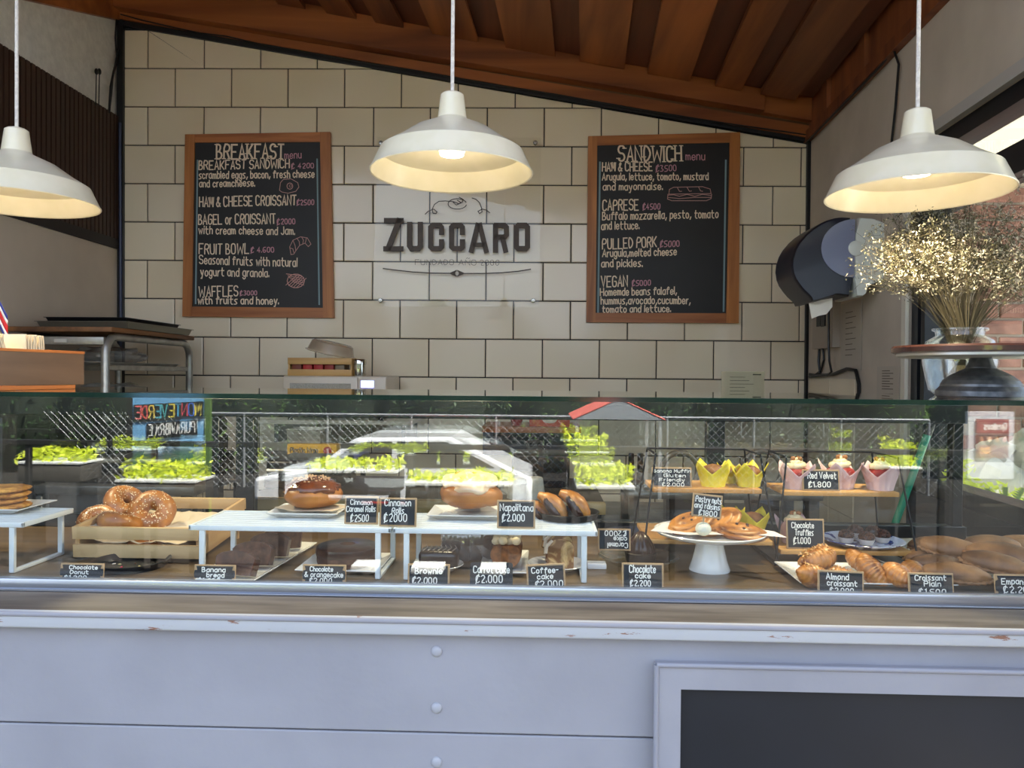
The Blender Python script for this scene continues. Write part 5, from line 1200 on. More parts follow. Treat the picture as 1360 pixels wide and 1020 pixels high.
def stray(cx, cy, z, w_, d_, h_, name, mat, label, cat='tray', rz=0., ry=0.):
    mb = MB(); a, b = w_/2, d_/2; f_ = .93
    R = [[(-a*f_, -b*f_, 0), (a*f_, -b*f_, 0), (a*f_, b*f_, 0), (-a*f_, b*f_, 0)], [(-a*.97, -b*.97, h_-.002), (a*.97, -b*.97, h_-.002), (a*.97, b*.97, h_-.002), (-a*.97, b*.97, h_-.002)], [(-a, -b, h_-.002), (a, -b, h_-.002), (a, b, h_-.002), (-a, b, h_-.002)], [(-a, -b, h_), (a, -b, h_), (a, b, h_), (-a, b, h_)], [(-a*.96, -b*.96, h_), (a*.96, -b*.96, h_), (a*.96, b*.96, h_), (-a*.96, b*.96, h_)], [(-a*f_*.99, -b*f_*.99, .002), (a*f_*.99, -b*f_*.99, .002), (a*f_*.99, b*f_*.99, .002), (-a*f_*.99, b*f_*.99, .002)]]
    fs = [(3, 2, 1, 0), (20, 21, 22, 23)]
    for k_ in range(5):
        for i in range(4): j = (i+1) % 4; fs.append((k_*4+i, k_*4+j, k_*4+4+j, k_*4+4+i))
    mb.add(sum(R, []), fs); o = mb.obj(name, mat, smooth=False); o.location = (cx, cy, z); o.rotation_euler = (0, ry, rz); return tag(o, label, cat)
wb = MB().rbox(-.22, .22, -.37, .37, 0, .020, .003).obj('wooden_board', woodmat('worn_board', C(70, 44, 26), C(140, 94, 52), 'y', .6, 0, 8)); wb.location = (xr_-.195, 3.39, zr_+.0175); tag(wb, 'worn brown wooden board lying on top of the steel rack, under the trays', 'board')
stray(xr_-.16, 3.42, zr_+.039, .40, .60, .028, 'sheet_tray', plain('grey_sheet_tray', C(130, 126, 112), .4, .7), 'grey sheet tray lying on the wooden board on the rack')
stray(xr_-.20, 3.46, zr_+.068, .36, .50, .022, 'sheet_tray', plain('black_sheet_tray', C(24, 24, 26), .4, .3), 'black sheet tray, topmost on the steel rack')
for i, (dx, dy, dz) in enumerate(((-.10, .15, -.114), (-.17, .45, -.275))):
    mb = MB(); mb.blob(.13, .20, .045, lambda d, th, ph: 1+.35*noise.noise(d*3+Vector((i, 0, 0))), 30, 14); o = mb.obj('plastic_bag', glassy('clear_bag', (.9, .9, .9, 1), .10, .1, .2, (.75, .74, .7, 1))); o.location = (xr_-.19, 3.40, zr_-.114-.16*i+.044); o.scale = (.95, 1, .8)
    tag(o, ('crumpled clear plastic bag on the upper runners of the steel rack', 'clear bag with a paper label lower in the steel rack')[i], 'bag')
    t2_ = stray(xr_-.193, 3.39, zr_-.1145-.16*i, .335, .66, .012, 'sheet_tray', m_inox, ('upper', 'lower')[i]+' steel tray slid into the rack behind the case')

# back shelf with microwave
Yb0 = 3.52; zs_ = atY(450, 559, Yb0).z
bx0, bx1 = atY(343, 560, Yb0).x, atY(545, 560, Yb0).x
m_shelfw = plain('cream_shelf', C(200, 190, 168), .6); m_steel = noisy('prep_steel', C(96, 98, 100), C(130, 132, 134), 12, 3, .35, .03, metal=.7)
sh = thing('wall_shelf', 'cream shelf behind the case that carries the microwave', 'shelf', (0, 0, 0))
MB().rbox(bx0, bx1, Yb0, 3.985, zs_-.018, zs_, .002).obj('shelf_board', m_shelfw, sh)
for x in (bx0+.05, bx1-.05): MB().box(x-.01, x+.01, Yb0+.1, 3.985, zs_-.11, zs_-.018).obj('bracket', m_steel, sh, smooth=False)
ma = atY(375, 499, Yb0+.03); mb_ = atY(513, 499, Yb0+.03)
m_mw = plain('ivory_plastic', C(214, 200, 178), .35); mw = thing('microwave', 'ivory microwave oven with a blue digital display on the back shelf', 'microwave', (ma.x, Yb0+.03, zs_)); wm = mb_.x-ma.x; hm = ma.z-zs_-.012
MB().rbox(0, wm, .012, .34, .012, hm+.012, .006).obj('housing', m_mw, mw)
dw = (486-375)/138*wm*.90
MB().rbox(.004, dw, 0, .014, .016, hm+.008, .004).obj('door', m_mw, mw)
MB().rbox(.035, dw-.03, -.001, .002, .040, hm-.022, .002, 1).obj('door_window', noisy('mesh_window', C(150, 144, 132), C(176, 168, 154), 260, 1, .2, 0), mw)
MB().rbox(dw+.002, wm-.002, .002, .014, .016, hm+.008, .003).obj('control_panel', m_mw, mw)
MB().rbox(dw+.016, dw+.016+.060, .0005, .003, hm-.040, hm-.008, .001, 1).obj('display', emit('blue_display', (.16, .20, 1.0, 1), 1.6), mw)
mb = MB()
for i in range(4):
    for j in range(3): mb.rbox(dw+.018+j*.020, dw+.031+j*.020, -.0005, .003, hm-.060-i*.020, hm-.052-i*.020, .0008, 1)
mb.obj('buttons', plain('taupe_buttons', C(150, 140, 124), .5), mw, kind='stuff')
for x in (.03, wm-.03):
    for y in (.03, .30): MB().cyl((x, y, 0), (x, y, .013), .012, 10).obj('foot', m_black, mw)
ca_ = atY(382, 475, Yb0+.06); cb_ = atY(467, 498, Yb0+.06); zmt = zs_+hm+.0125
tc_ = thing('tea_crate', 'small slatted wooden crate with red packets on top of the microwave', 'crate', (ca_.x, Yb0+.06, zmt)); wc_ = cb_.x-ca_.x; hc_ = ca_.z-zmt
mwd = woodmat('tea_crate_wood', C(186, 140, 78), C(212, 170, 104), 'x', .5, 0, 12)
for y in (0, .17):
    MB().rbox(0, wc_, y, y+.008, .0, hc_*.36, .001).obj('slat', mwd, tc_); MB().rbox(0, wc_, y, y+.008, hc_*.64, hc_, .001).obj('slat', mwd, tc_)
for x in (0, wc_-.008): MB().rbox(x, x+.008, .0085, .1695, 0, hc_, .001).obj('end_panel', mwd, tc_)
MB().rbox(.009, wc_-.009, .009, .169, 0, .005, .001).obj('bottom', mwd, tc_)
for i in range(5):
    o = MB().rbox(0, .044, 0, .10, 0, hc_*.78, .003).obj('tea_packet', plain('packet%d' % i, (C(120, 50, 26), C(176, 34, 24), C(166, 30, 26), C(150, 40, 24), C(130, 112, 84))[i], .5)); o.location = (ca_.x+.016+i*.0515, Yb0+.075, zmt+.0055)
    tag(o, ('brown packet at the left end of the small crate on the microwave', 'red packet second from the left in the small crate', 'red packet in the middle of the small crate', 'dark red packet second from the right in the small crate', 'beige packet at the right end of the small crate')[i], 'packet')
pl2 = atY(436, 472, Yb0+.14); md = glassy('frosted_plastic', (.86, .82, .76, 1), .08, .1, .35, C(214, 196, 170))
o = MB().lathe([(.118, 0), (.122, .004), (.112, .006), (.098, .050), (.088, .056), (0, .058), (0, .056), (.086, .054), (.096, .048), (.108, .005)], 48).obj('cake_cover', md); o.location = (pl2.x+.010, Yb0+.145, zmt+hc_+.021); o.rotation_euler = (0.04, .22, 0); tag(o, 'cloudy plastic cake cover lying tilted on the small crate', 'cover')
ps = atY(476, 486, Yb0+.07); shk = thing('steel_shaker', 'shiny steel shaker standing beside the small crate on the microwave', 'shaker', (ps.x, Yb0+.09, zmt))
ms = plain('shiny_steel', C(200, 198, 190), .12, 1.); MB().lathe([(0, 0), (.030, 0), (.031, .004), (.031, .055), (.029, .056)], 32).obj('shaker_body', ms, shk); MB().lathe([(.029, .0562), (.033, .057), (.033, .074), (.030, .080), (0, .081)], 32).obj('shaker_cap', ms, shk)
# back counter, left appliance, press, containers, wrap box
zb_ = atY(700, 690, 3.4).z
bc = thing('back_counter', 'dark steel back counter along the tiled wall', 'counter', (0, 0, 0))
MB().rbox(-1.30, 1.20, 3.38, 3.93, zb_-.04, zb_, .004).obj('worktop', m_steel, bc)
for x in (-1.28, -.45, .40): MB().rbox(x+.004, x+.80, 3.42, 3.96, .08, zb_-.041, .003, 1).obj('cabinet_door', plain('dark_cabinet', C(44, 42, 40), .5), bc)
m_dm0 = plain('dark_laminate', C(52, 50, 48), .5)
# mid-height prep ledge just behind the case
zp_ = atY(500, 656, 2.22).z
pr_ = thing('prep_table', 'dark prep table with a pale wooden edge right behind the display case', 'table', (0, 0, 0)); x0_, x1_ = atY(336, 660, 2.2).x, atY(800, 660, 2.2).x
MB().rbox(x0_, x1_, 2.12, 2.62, zp_-.028, zp_, .002).obj('table_top', m_dm0, pr_); MB().rbox(x0_, x1_, 2.085, 2.1195, zp_-.028, zp_+.004, .002).obj('wooden_edge', m_lwood, pr_)
for x in (x0_+.03, x1_-.03):
    for y in (2.12, 2.58): MB().rbox(x-.02, x+.02, y-.02, y+.02, 0, zp_-.028, .002, 1).obj('leg', m_dm0, pr_)
def gbox(name, x0, y0, x1, y1, Y, dp_, mat, label, cat, r=.006, z=None):
    A = atY(x0, y1, Y); B = atY(x1, y0, Y); bz = A.z if z is None else z
    o = MB().rbox(-(B.x-A.x)/2, (B.x-A.x)/2, 0, dp_, 0, B.z-bz, r).obj(name, mat); o.location = ((A.x+B.x)/2, Y, bz); return tag(o, label, cat)
# coffee machine (dark) at left
A = atY(62, 690, 2.55); B = atY(228, 562, 2.55); em = thing('espresso_machine', 'dark bulky espresso machine seen through the glass behind the bagels', 'coffee machine', (A.x, 2.55, 0)); we = B.x-A.x; ze = B.z
m_dm = plain('dark_machine', C(30, 30, 32), .3, .4); zbase = zp_
MB().rbox(-.02, we+.02, 0, .50, zbase-.03, zbase+.04, .01).obj('base', m_dm, em); MB().rbox(0, we, .16, .48, zbase+.04, ze-.07, .008).obj('back_body', m_dm, em); MB().rbox(0, we, 0, .48, ze-.07, ze, .02, 4).obj('top_housing', m_dm, em)
for i in range(2):
    x = we*(.3+.4*i); MB().cyl((x, .08, ze-.07), (x, .08, ze-.11), .032, 20).obj('group_head', m_inox, em); MB().cyl((x, .06, ze-.10), (x, -.08, ze-.115), .010, 10).obj('handle', m_black, em)
MB().rbox(.02, we-.02, 0.0, .15, zbase+.04, zbase+.055, .003).obj('drip_tray', m_inox, em)
tbl = MB().rbox(A.x-.03, B.x+.10, 2.5, 3.0, zbase-.06, zbase-.0305, .003).obj('side_table', m_steel); tag(tbl, 'steel side table under the espresso machine', 'table')
for x in (A.x-.01, B.x+.07):
    for y in (2.53, 2.97): MB().rbox(x-.02, x+.02, y-.02, y+.02, 0, zbase-.0605, .002, 1).obj('leg', m_steel, tbl)
fr2 = thing('darkening_fridge', 'made-up black fridge darkening the far left behind the case', 'fridge', (-2.09, 2.35, 0))  # added only to darken the view behind the left end
MB().rbox(0, .41, 0, .56, 0, 1.41, .012).obj('cabinet', m_dm, fr2); MB().rbox(.01, .40, -.022, -.001, .08, 1.38, .006).obj('door', m_black, fr2); MB().rbox(.05, .07, -.05, -.022, .9, 1.15, .004).obj('handle', m_inox, fr2)
# panini press
A = atY(352, 656, 2.30); B = atY(450, 612, 2.30); pp = thing('panini_press', 'black panini press behind the case, below the plastic wrap box', 'press', (A.x, 2.28, zp_+.0005)); wp = B.x-A.x; hp = B.z-zp_
MB().rbox(0, wp, 0, .25, 0, hp*.42, .01).obj('lower_plate', m_dm, pp); MB().rbox(.004, wp-.004, .01, .24, hp*.46, hp, .012, 3).obj('lid', m_dm, pp)
MB().tube([(wp*.1, .01, hp*.6), (wp*.12, -.035, hp*.7), (wp*.88, -.035, hp*.7), (wp*.9, .01, hp*.6)], .006, 8).obj('handle', m_inox, pp)
zw = atY(410, 607, 2.75).z
ws2 = MB().rbox(-.28, .12, 0, .22, -.016, 0, .002).obj('wire_shelf', m_steel); ws2.location = (atY(430, 607, 2.75).x, 2.75, zw); tag(ws2, 'narrow steel shelf holding the yellow plastic wrap box', 'shelf')
for x in (-.26, .10): MB().box(x-.008, x+.008, .02, .04, -(zw-zp_)+0.0-.3, -.016).obj('shelf_post', m_steel, ws2, smooth=False); MB().box(x-.008, x+.008, .18, .20, -(zw), -.016).obj('shelf_post', m_steel, ws2, smooth=False)
A = atY(380, 606.5, 2.75); B = atY(446, 591, 2.75)
pw = thing('plastic_wrap_box', 'yellow box of plastic wrap seen through the case glass', 'box', (A.x, 2.76, zw+.0005))
MB().rbox(0, B.x-A.x, 0, .06, 0, B.z-zw, .002).obj('carton', plain('yellow_carton', C(206, 160, 36), .5), pw)
mb = MB(); write(mb, "Plastic Wrap", .012, .014, (B.x-A.x)*.62, .014, .018, lambda u, v: (u, -.0005, v), .0034, jit=0); mb.obj('lettering', m_black, pw, smooth=False, fix=False, kind='stuff')
mb = MB(); mb.blob(.016, .0015, .015, nu=16, nv=8); o = mb.obj('roll_picture', plain('picture_red', C(150, 50, 40), .5), pw); o.location = ((B.x-A.x)*.82, -.0003, .022)
stray(atY(405, 590, 2.80).x, 2.86, atY(405, 590, 2.76).z-.0, .13, .16, .05, 'steel_container', m_inox, 'small steel food pan above the plastic wrap box', 'pan').location.z = zw+(B.z-zw)+.002
# shelf with red box, socket, grey board, cups
Ys_ = 3.60; zq = atY(700, 567, Ys_).z; X0_, X1_ = atY(640, 570, Ys_).x, atY(772, 570, Ys_).x
s2 = thing('wooden_shelf', 'dark wooden wall shelf holding the red box behind the case', 'shelf', (0, 0, 0)); MB().rbox(X0_, X1_, Ys_, 3.985, zq-.028, zq, .002).obj('shelf_board', m_beam, s2); MB().box(X0_+.05, X1_-.04, Ys_+.05, 3.985, zq-.055, zq-.028).obj('shelf_rail', m_dframe, s2, smooth=False)
A = atY(703, 567, Ys_+.02); B = atY(757, 553, Ys_+.02)
rb_ = thing('red_box', 'flat red cardboard box with a pale oval on the wooden shelf behind the case', 'box', (A.x, Ys_+.02, zq+.0005)); MB().rbox(0, B.x-A.x, 0, .15, 0, .062, .003).obj('carton', plain('red_carton', C(196, 66, 40), .5), rb_); mb = MB(); mb.blob(.035, .002, .018, nu=16, nv=8); mb.obj('pale_oval', plain('pale_oval', C(220, 200, 180), .5), rb_).location = ((B.x-A.x)/2, -.0003, .034)
p = atY(672, 566, Ys_+.05); o = MB().lathe([(0, 0), (.022, 0), (.03, .03), (.028, .03), (.02, .003), (0, .003)], 24).obj('bowl', plain('red_bowl', C(150, 40, 40), .4)); o.location = (p.x+.05, Ys_+.07, zq+.0005); tag(o, 'small red bowl on the wooden shelf beside the red box', 'bowl')
A = atPl(700, 600, WC+WN*.02, WN); sk = thing('wall_socket', 'grey rounded wall socket plate with a black cable below the wooden shelf', 'socket'); onwall(sk); uu = W(711, 591, .02)
MB().rbox(uu[0]-.045, uu[0]+.045, -.032, -.0105, uu[1]-.032, uu[1]+.032, .01, 3).obj('socket_plate', plain('socket_grey', C(150, 146, 138), .5), sk)
for dx in (-.02, .02): MB().cyl((uu[0]+dx, -.0325, uu[1]+.006), (uu[0]+dx, -.031, uu[1]+.006), .012, 14).obj('outlet', m_black, sk)
MB().tube([(uu[0]+.03, -.035, uu[1]), (uu[0]+.055, -.05, uu[1]-.02), (uu[0]+.06, -.05, uu[1]-.12)], .006, 8).obj('plug_cable', m_black, sk)
mg = gbox('grey_splash_board', 640, 572, 770, 606, 3.90, .012, plain('slate_blue_board', C(86, 96, 112), .5), 'slate-blue splash board on the tiles behind the wall socket', 'board', .002)
mg.location.y = 3.955; sk.location = WC+WN*.048
gbox('steel_toaster', 680, 605, 756, 652, 2.38, .2, m_dm, 'dark steel toaster oven behind the cups', 'oven', .01, z=zp_+.0005)
m_cup = noisy('grey_ceramic_cup', C(150, 152, 152), C(180, 182, 182), 30, 2, .4, .05)
mc = None
for i, (px, lb) in enumerate(((688, 'left'), (710, 'right'), (675, 'rear'))):
    p = atY(px, 650, 2.18+(.09 if i == 2 else 0))
    if mc is None:
        mc = thing('ceramic_cup', '', 'cup'); MB().lathe([(0, .060), (.020, .060), (.023, .057), (.032, 0), (.029, 0), (.021, .054), (0, .056)], 28).obj('cup_body', m_cup, mc); MB().tube([(-.026, 0, .045), (-.044, 0, .042), (-.046, 0, .022), (-.031, 0, .012)], .004, 8).obj('handle', m_cup, mc); o = mc
    else: o = dup(mc)
    o.location = (p.x, p.y, zp_+.0005); o.rotation_euler = (0, 0, i*.5); o['label'] = lb+' upturned grey cup on the prep table behind the case'; o['group'] = 'upturned cups on the prep table'
# utensils standing in a jar, hose loops
p = atY(842, 650, 2.35); zj = zp_
st_ = MB().rbox(-.28, .30, -.10, .2, -.02, 0, .003).obj('side_counter', m_steel); st_.location = (p.x+.26, 2.42, zj); tag(st_, 'low steel side counter right of the prep table', 'counter')
for x in (-.26, .28): MB().box(x-.015, x+.015, -.08, -.05, -zj, -.02).obj('leg', m_steel, st_, smooth=False); MB().box(x-.015, x+.015, .15, .18, -zj, -.02).obj('leg', m_steel, st_, smooth=False)
for i, px in enumerate((838, 850)):
    q_ = atY(px, 650, 2.40); o = thing('dough_spatula', ('left', 'right')[i]+' steel spatula with a dark handle standing behind the case near the wire shelf', 'spatula', (q_.x, 2.40, zj+.0005)); MB().rbox(-.012, .012, -.001, .001, 0, .05, .0008, 1).obj('blade', ms, o); MB().rbox(-.009, .009, -.005, .005, .05, .11, .004).obj('handle', m_dm, o)
for i, (px, r_) in enumerate(((903, 24), (1012, 26))):
    c_ = atY(px, 625, 2.6); R_ = r_*2.6/F; mb = MB(); mb.tube([(R_*cos(t_*pi/10), 0, R_*sin(t_*pi/10)) for t_ in range(-3, 12)], .010, 10); o = mb.obj('drain_hose', plain('grey_hose', C(90, 88, 84), .4), None); o.location = c_; tag(o, ('left', 'right')[i]+' arched grey hose behind the wire shelf stands', 'hose')
    mb = MB(); mb.box(-.35*0-.05, .05, -.03, .03, -.30, -R_*.8); o2 = mb.obj('hose_bracket', m_dm, o, smooth=False)
# paper notice in acrylic holder
A = atY(958, 530, 3.55); B = atY(1015, 494, 3.55); nh = thing('notice_holder', 'small printed notice in a clear holder above the case, right of the sandwich menu', 'notice', (A.x, 3.55, A.z-.05)); wn, hn = B.x-A.x, B.z-A.z+.05
MB().box(0, wn, 0, .002, 0, hn).obj('notice_sheet', plain('notice_paper', C(206, 192, 164), .6), nh, smooth=False); MB().box(-.003, wn+.003, -.004, -.001, 0, hn+.003).obj('clear_front', glassy('clear_front', (.97, .97, .96, 1), .06), nh, smooth=False); MB().rbox(-.003, wn+.003, -.04, .05, -.006, -.0002, .001, 1).obj('holder_foot', m_vg, nh)
mb = MB()
for i in range(7): ribbon(mb, [(wn*.2, hn*(.86-.09*i)), (wn*(.55+.1*((i*7) % 3)), hn*(.86-.09*i))], .0022, lambda u, v: (u, -.0003, v))
ribbon(mb, [(wn*.74, hn*.93), (wn*.92, hn*.93)], .006, lambda u, v: (u, -.0003, v)); mb.obj('printed_lines', plain('grey_print', C(90, 80, 70), .8), nh, smooth=False, fix=False, kind='stuff')
# freestanding small stand for notice: narrow steel shelf
ns_ = MB().rbox(-.05, wn+.10, -.06, .40, -.022, -.0065, .002).obj('steel_ledge', m_steel); ns_.location = (A.x, 3.55, A.z-.05); tag(ns_, 'narrow steel ledge along the wall under the clear notice holder', 'shelf')
# ============================================================ RIGHT WALL ITEMS
# towel dispenser: profile facing the camera, depth along y
Yd = 3.05
def dp(px, py, y=Yd): p = atY(px, py, y); return (p.x, p.z)
td = thing('towel_dispenser', 'wall-mounted paper towel dispenser with dark blue translucent cover and white base', 'towel dispenser', (0, 0, 0))
m_dkb = plain('dark_blue_plastic', C(20, 22, 38), .35, coat=.1); m_wpl = plain('dispenser_white', C(216, 220, 210), .3)
cover = [dp(1135, 288), dp(1115, 287), dp(1095, 293), dp(1074, 307), dp(1058, 326), dp(1051, 348), dp(1054, 368), dp(1066, 385), dp(1078, 396), dp(1080, 402), dp(1108, 393), dp(1112, 391), dp(1134, 394)]
def inset_prism(poly, y0, y1, ch, name, mat, parent):
    q_ = []
    for i in range(len(poly)):
        a, b = poly[i], poly[(i+1) % len(poly)]; q_ += [(a[0]*.78+b[0]*.22, a[1]*.78+b[1]*.22), (a[0]*.22+b[0]*.78, a[1]*.22+b[1]*.78)]
    poly = q_
    cx = sum(p[0] for p in poly)/len(poly); cz = sum(p[1] for p in poly)/len(poly); mb = MB(); n = len(poly)
    def ring(s_, y): return [(cx+(p[0]-cx)*s_, y, cz+(p[1]-cz)*s_) for p in poly]
    vs = ring(1-ch, y0)+ring(1-ch*.3, y0+.008)+ring(1, y0+.022)+ring(1, y1); fs = [tuple(range(n)), tuple(3*n+i for i in range(n))[::-1]]
    for k_ in range(3):
        for i in range(n): j = (i+1) % n; fs.append((k_*n+i, (k_+1)*n+i, (k_+1)*n+j, k_*n+j))
    mb.add(vs, fs); return mb.obj(name, mat, parent, ang=50)
inset_prism(cover, Yd, Yd+.21, .05, 'dark_cover', m_dkb, td)
basep = [dp(1135.5, 288), dp(1165, 290), dp(1178, 298), dp(1190, 320), dp(1192, 345), dp(1188, 362), dp(1180, 370), dp(1152, 380), dp(1148, 394), dp(1134, 394)]
inset_prism(basep, Yd-.004, Yd+.215, .03, 'white_base', m_wpl, td)
cc_ = dp(1135, 330); rw = 43*Yd/F; rh = 38*Yd/F
half = [(cc_[0]+rw*cos(pi/2+pi*i/20)-.001, cc_[1]+rh*sin(pi/2+pi*i/20)) for i in range(21)]
mb = MB(); mb.prism(half, Yd-.004, Yd-.0005); mb.obj('side_window', plain('blue_window_plastic', C(120, 126, 150), .35, coat=.1), td, smooth=False)
mb = MB(); mb.blob(10*Yd/F, .006, 10*Yd/F, nu=24, nv=10); o = mb.obj('hub_disc', m_wpl, td); o.location = (cc_[0]+.003, Yd-.006, cc_[1])
P = [dp(1080, 400), dp(1112, 394), dp(1112, 406), dp(1104, 416), dp(1094, 418), dp(1084, 422)]
mb = MB(); mb.prism(P, Yd+.05, Yd+.0515); mb.obj('paper_sheet', plain('towel_paper', C(228, 222, 208), .8), td, smooth=False)
# bracket to the wall
q_ = dp(1186, 330)
MB().box(q_[0], R3(.9, 0)[0]+.0, Yd+.03, Yd+.19, dp(0, 362)[1], dp(0, 300)[1]).obj('wall_plate', m_wpl, td, smooth=False)
# fuse box
def rbox2(px0, py0, px1, py1, d0, d1, name, mat, parent=None):
    a = RW(px0, py0); b = RW(px1, py1); return rprism([(min(a[0], b[0]), b[1]), (max(a[0], b[0]), b[1]), (max(a[0], b[0]), a[1]), (min(a[0], b[0]), a[1])], d0, d1, name, mat, parent)
fbx = rbox2(1089, 404, 1116, 461, .0, .035, 'fuse_box', plain('beige_metal', C(168, 156, 140), .5)); tag(fbx, 'beige metal fuse box on the right wall under the towel dispenser', 'fuse box')
for i, px in enumerate((1096, 1102)): rbox2(px, 418, px+5, 433, .035, .041, 'breaker', m_black, fbx)
def note(px0, py0, px1, py1, label, m_, lines, name='wall_notice'):
    o = rbox2(px0, py0, px1, py1, .003, .006, name, m_); tag(o, label, 'notice'); a = RW(px0, py0); b = RW(px1, py1); mb = MB(); s0, s1 = min(a[0], b[0]), max(a[0], b[0])
    for i in range(lines):
        z = a[1]-(a[1]-b[1])*(.15+.7*i/lines); ribbon(mb, [(s0+(s1-s0)*.25, z), (s0+(s1-s0)*(.6+.15*(i % 2)), z)], .003, lambda u, v: R3(u, v, .0066))
    mb.obj('printed_lines', plain('grey_print', C(90, 80, 70), .8), o, smooth=False, fix=False, kind='stuff')
note(1119, 404, 1145, 492, 'long paper sheets in a clear plastic sleeve hanging beside the fuse box', plain('sleeve_paper', C(176, 166, 150), .4), 9, 'hanging_papers')
note(1167, 487, 1196, 527, 'small printed notice on the right wall left of the white window jamb', plain('notice_paper2', C(186, 176, 160), .6), 8)
for pts, r_, lb in (([(1091, 461), (1090, 480), (1092, 495), (1085, 498), (1078, 497)], .006, 'thick black cable from the left side of the fuse box'), ([(1096, 461), (1097, 478), (1093, 492), (1084, 499)], .005, 'black cable from the middle of the fuse box'), ([(1114, 402), (1114, 461), (1115, 480), (1118, 494), (1112, 499)], .005, 'black cable running down the right edge of the fuse box'), ([(1078, 500), (1110, 497), (1128, 490), (1140, 492), (1144, 510), (1144, 545)], .008, 'bundle of black cables running along and down the right wall')):
    wire('wall_cable', [R3(*RW(x, y), .045 if 'right edge' in lb else .010) for x, y in pts], r_, m_black, lb)
# white tiles at the foot of the right wall
for px0, px1 in ((1077, 1104), (1105, 1137)):
    a = RW(px0, 503); b = RW(px1, 503); 
    for k_ in range(4): rprism([(a[0]+.002, a[1]-.2*(k_+1)+.004), (b[0]-.002, a[1]-.2*(k_+1)+.004), (b[0]-.002, a[1]-.2*k_), (a[0]+.002, a[1]-.2*k_)], .001, .008, 'tile', m_tile, wr)
# broom
A = atY(1237, 562, 2.45); B = atY(1180, 720, 2.45); bm2 = thing('broom', 'broom with a green handle leaning in the corner behind the case', 'broom', (0, 0, 0)); d_ = (B-A); E = A+d_*((A.z-.16)/(-d_.z))
MB().cyl(A+Vector((0, .0, 0)), A-d_.normalized()*-.04, .013, 14).obj('dark_grip', m_black, bm2); MB().cyl(A+d_.normalized()*.04, E, .0115, 14).obj('handle', plain('green_handle', C(36, 148, 118), .35), bm2)
MB().rbox(E.x-.15, E.x+.15, E.y-.03, E.y+.03, .11, .17, .01).obj('broom_head', plain('green_head', C(30, 110, 92), .5), bm2); mb = MB()
for i in range(60): x = E.x-.14+.28*random.random(); y = E.y-.025+.05*random.random(); mb.cyl((x, y, .11), (x+random.uniform(-.02, .02), y, .0), .0012, 3)
mb.obj('bristles', m_black, bm2, smooth=False, kind='stuff')
# ============================================================ OUTSIDE THE RIGHT WINDOW
m_brick = noisy('red_brick', C(106, 72, 64), C(150, 110, 98), 12, 5, .9, .4, dist=.003, vary=.18); m_mortar = plain('pale_mortar', C(150, 140, 130), .95)
YW = 3.75
mb = MB(); mb.box(1.95, 5.6, YW, YW+.2, -.05, 2.515); gw = struct(mb.obj('wall_garden', m_mortar, smooth=False))
bk = MB().rbox(0, .212, 0, .06, 0, .066, .004, 1).me('brick'); bk.materials.append(m_brick)
r = 0; z = .98
while z < 2.44:
    x = 1.97+(0 if r % 2 else -.11)
    while x < 3.75:
        if x > 1.9: o = bpy.data.objects.new('brick', bk); COL.objects.link(o); o.parent = gw; o.location = (x, YW-.012+random.uniform(-.004, .004), z)
        x += .2235
    z += .0785; r += 1
# soffit over the window, outside
mb = MB(); mb.box(1.58, 2.6, .2, 3.95, 2.52, 2.60); sf = struct(mb.obj('trim_14', plain('cream_soffit', C(236, 232, 214), .6), smooth=False))
# low garden: rocks, fern, shrub, planter with trunk
m_rock = noisy('pale_rock', C(150, 148, 140), C(206, 202, 192), 6, 6, .9, .6, dist=.01, vary=.12)
rr = random.Random(11)
ORD = ('first second third fourth fifth sixth seventh eighth ninth tenth eleventh twelfth thirteenth fourteenth fifteenth sixteenth seventeenth eighteenth').split()
for i in range(18):
    px = 1268+7.2*i+rr.uniform(-2, 2); py = rr.uniform(590, 700) if px > 1300 else rr.uniform(650, 715); Y = 3.0+rr.random()*.55
    p = atY(px, py, Y); s_ = rr.uniform(.07, .15); sd_ = Vector((rr.random()*9, rr.random()*9, 0))
    mb = MB(); mb.blob(s_, s_*.8, s_*.75, lambda d, th, ph: 1+.35*noise.noise(d*2+sd_)+.12*noise.noise(d*6+sd_), 20, 12); o = mb.obj('rock', m_rock, ang=25); o.location = p
    o.rotation_euler = (rr.random()*3, rr.random(), rr.random()*6); tag(o, 'pale rough rock in the sunny rock garden outside the window, %s from the left' % ORD[i], 'rock', 'rocks of the garden outside the window')
mb = MB(); 
rk_ = atY(1340, 720, 3.3); mb.blob(.70, .26, rk_.z-.05+.12, lambda d, th, ph: 1+.12*noise.noise(d*3), 30, 14); o = mb.obj('rock_mound', m_rock, ang=25); o.location = (rk_.x+.30, 3.36, .02); tag(o, 'large pale rock mound outside the window, carrying the smaller rocks', 'rock')
def foliage(name, label, cat, cx, cy, cz, rx, ry, rz, n, size, mat, group=None, seed=1, trunk=None):
    t = thing(name, label, cat, (cx, cy, cz), group=group); st = random.getstate(); random.seed(seed); mb = MB()
    for i in range(n):
        d = Vector((random.gauss(0, 1), random.gauss(0, 1), random.gauss(0, 1))).normalized()*random.random()**.4
        mb.leaf((d.x*rx, d.y*ry, d.z*rz), size*random.uniform(.6, 1.3))
    mb.obj('leaves', mat, t, smooth=False, fix=False, kind='stuff')
    if trunk: m2 = MB(); m2.cyl((0, 0, -cz+trunk), (0, 0, 0), .02, 8); m2.obj('stem', plain('bark', C(92, 74, 56), .9), t)
    random.setstate(st); return t
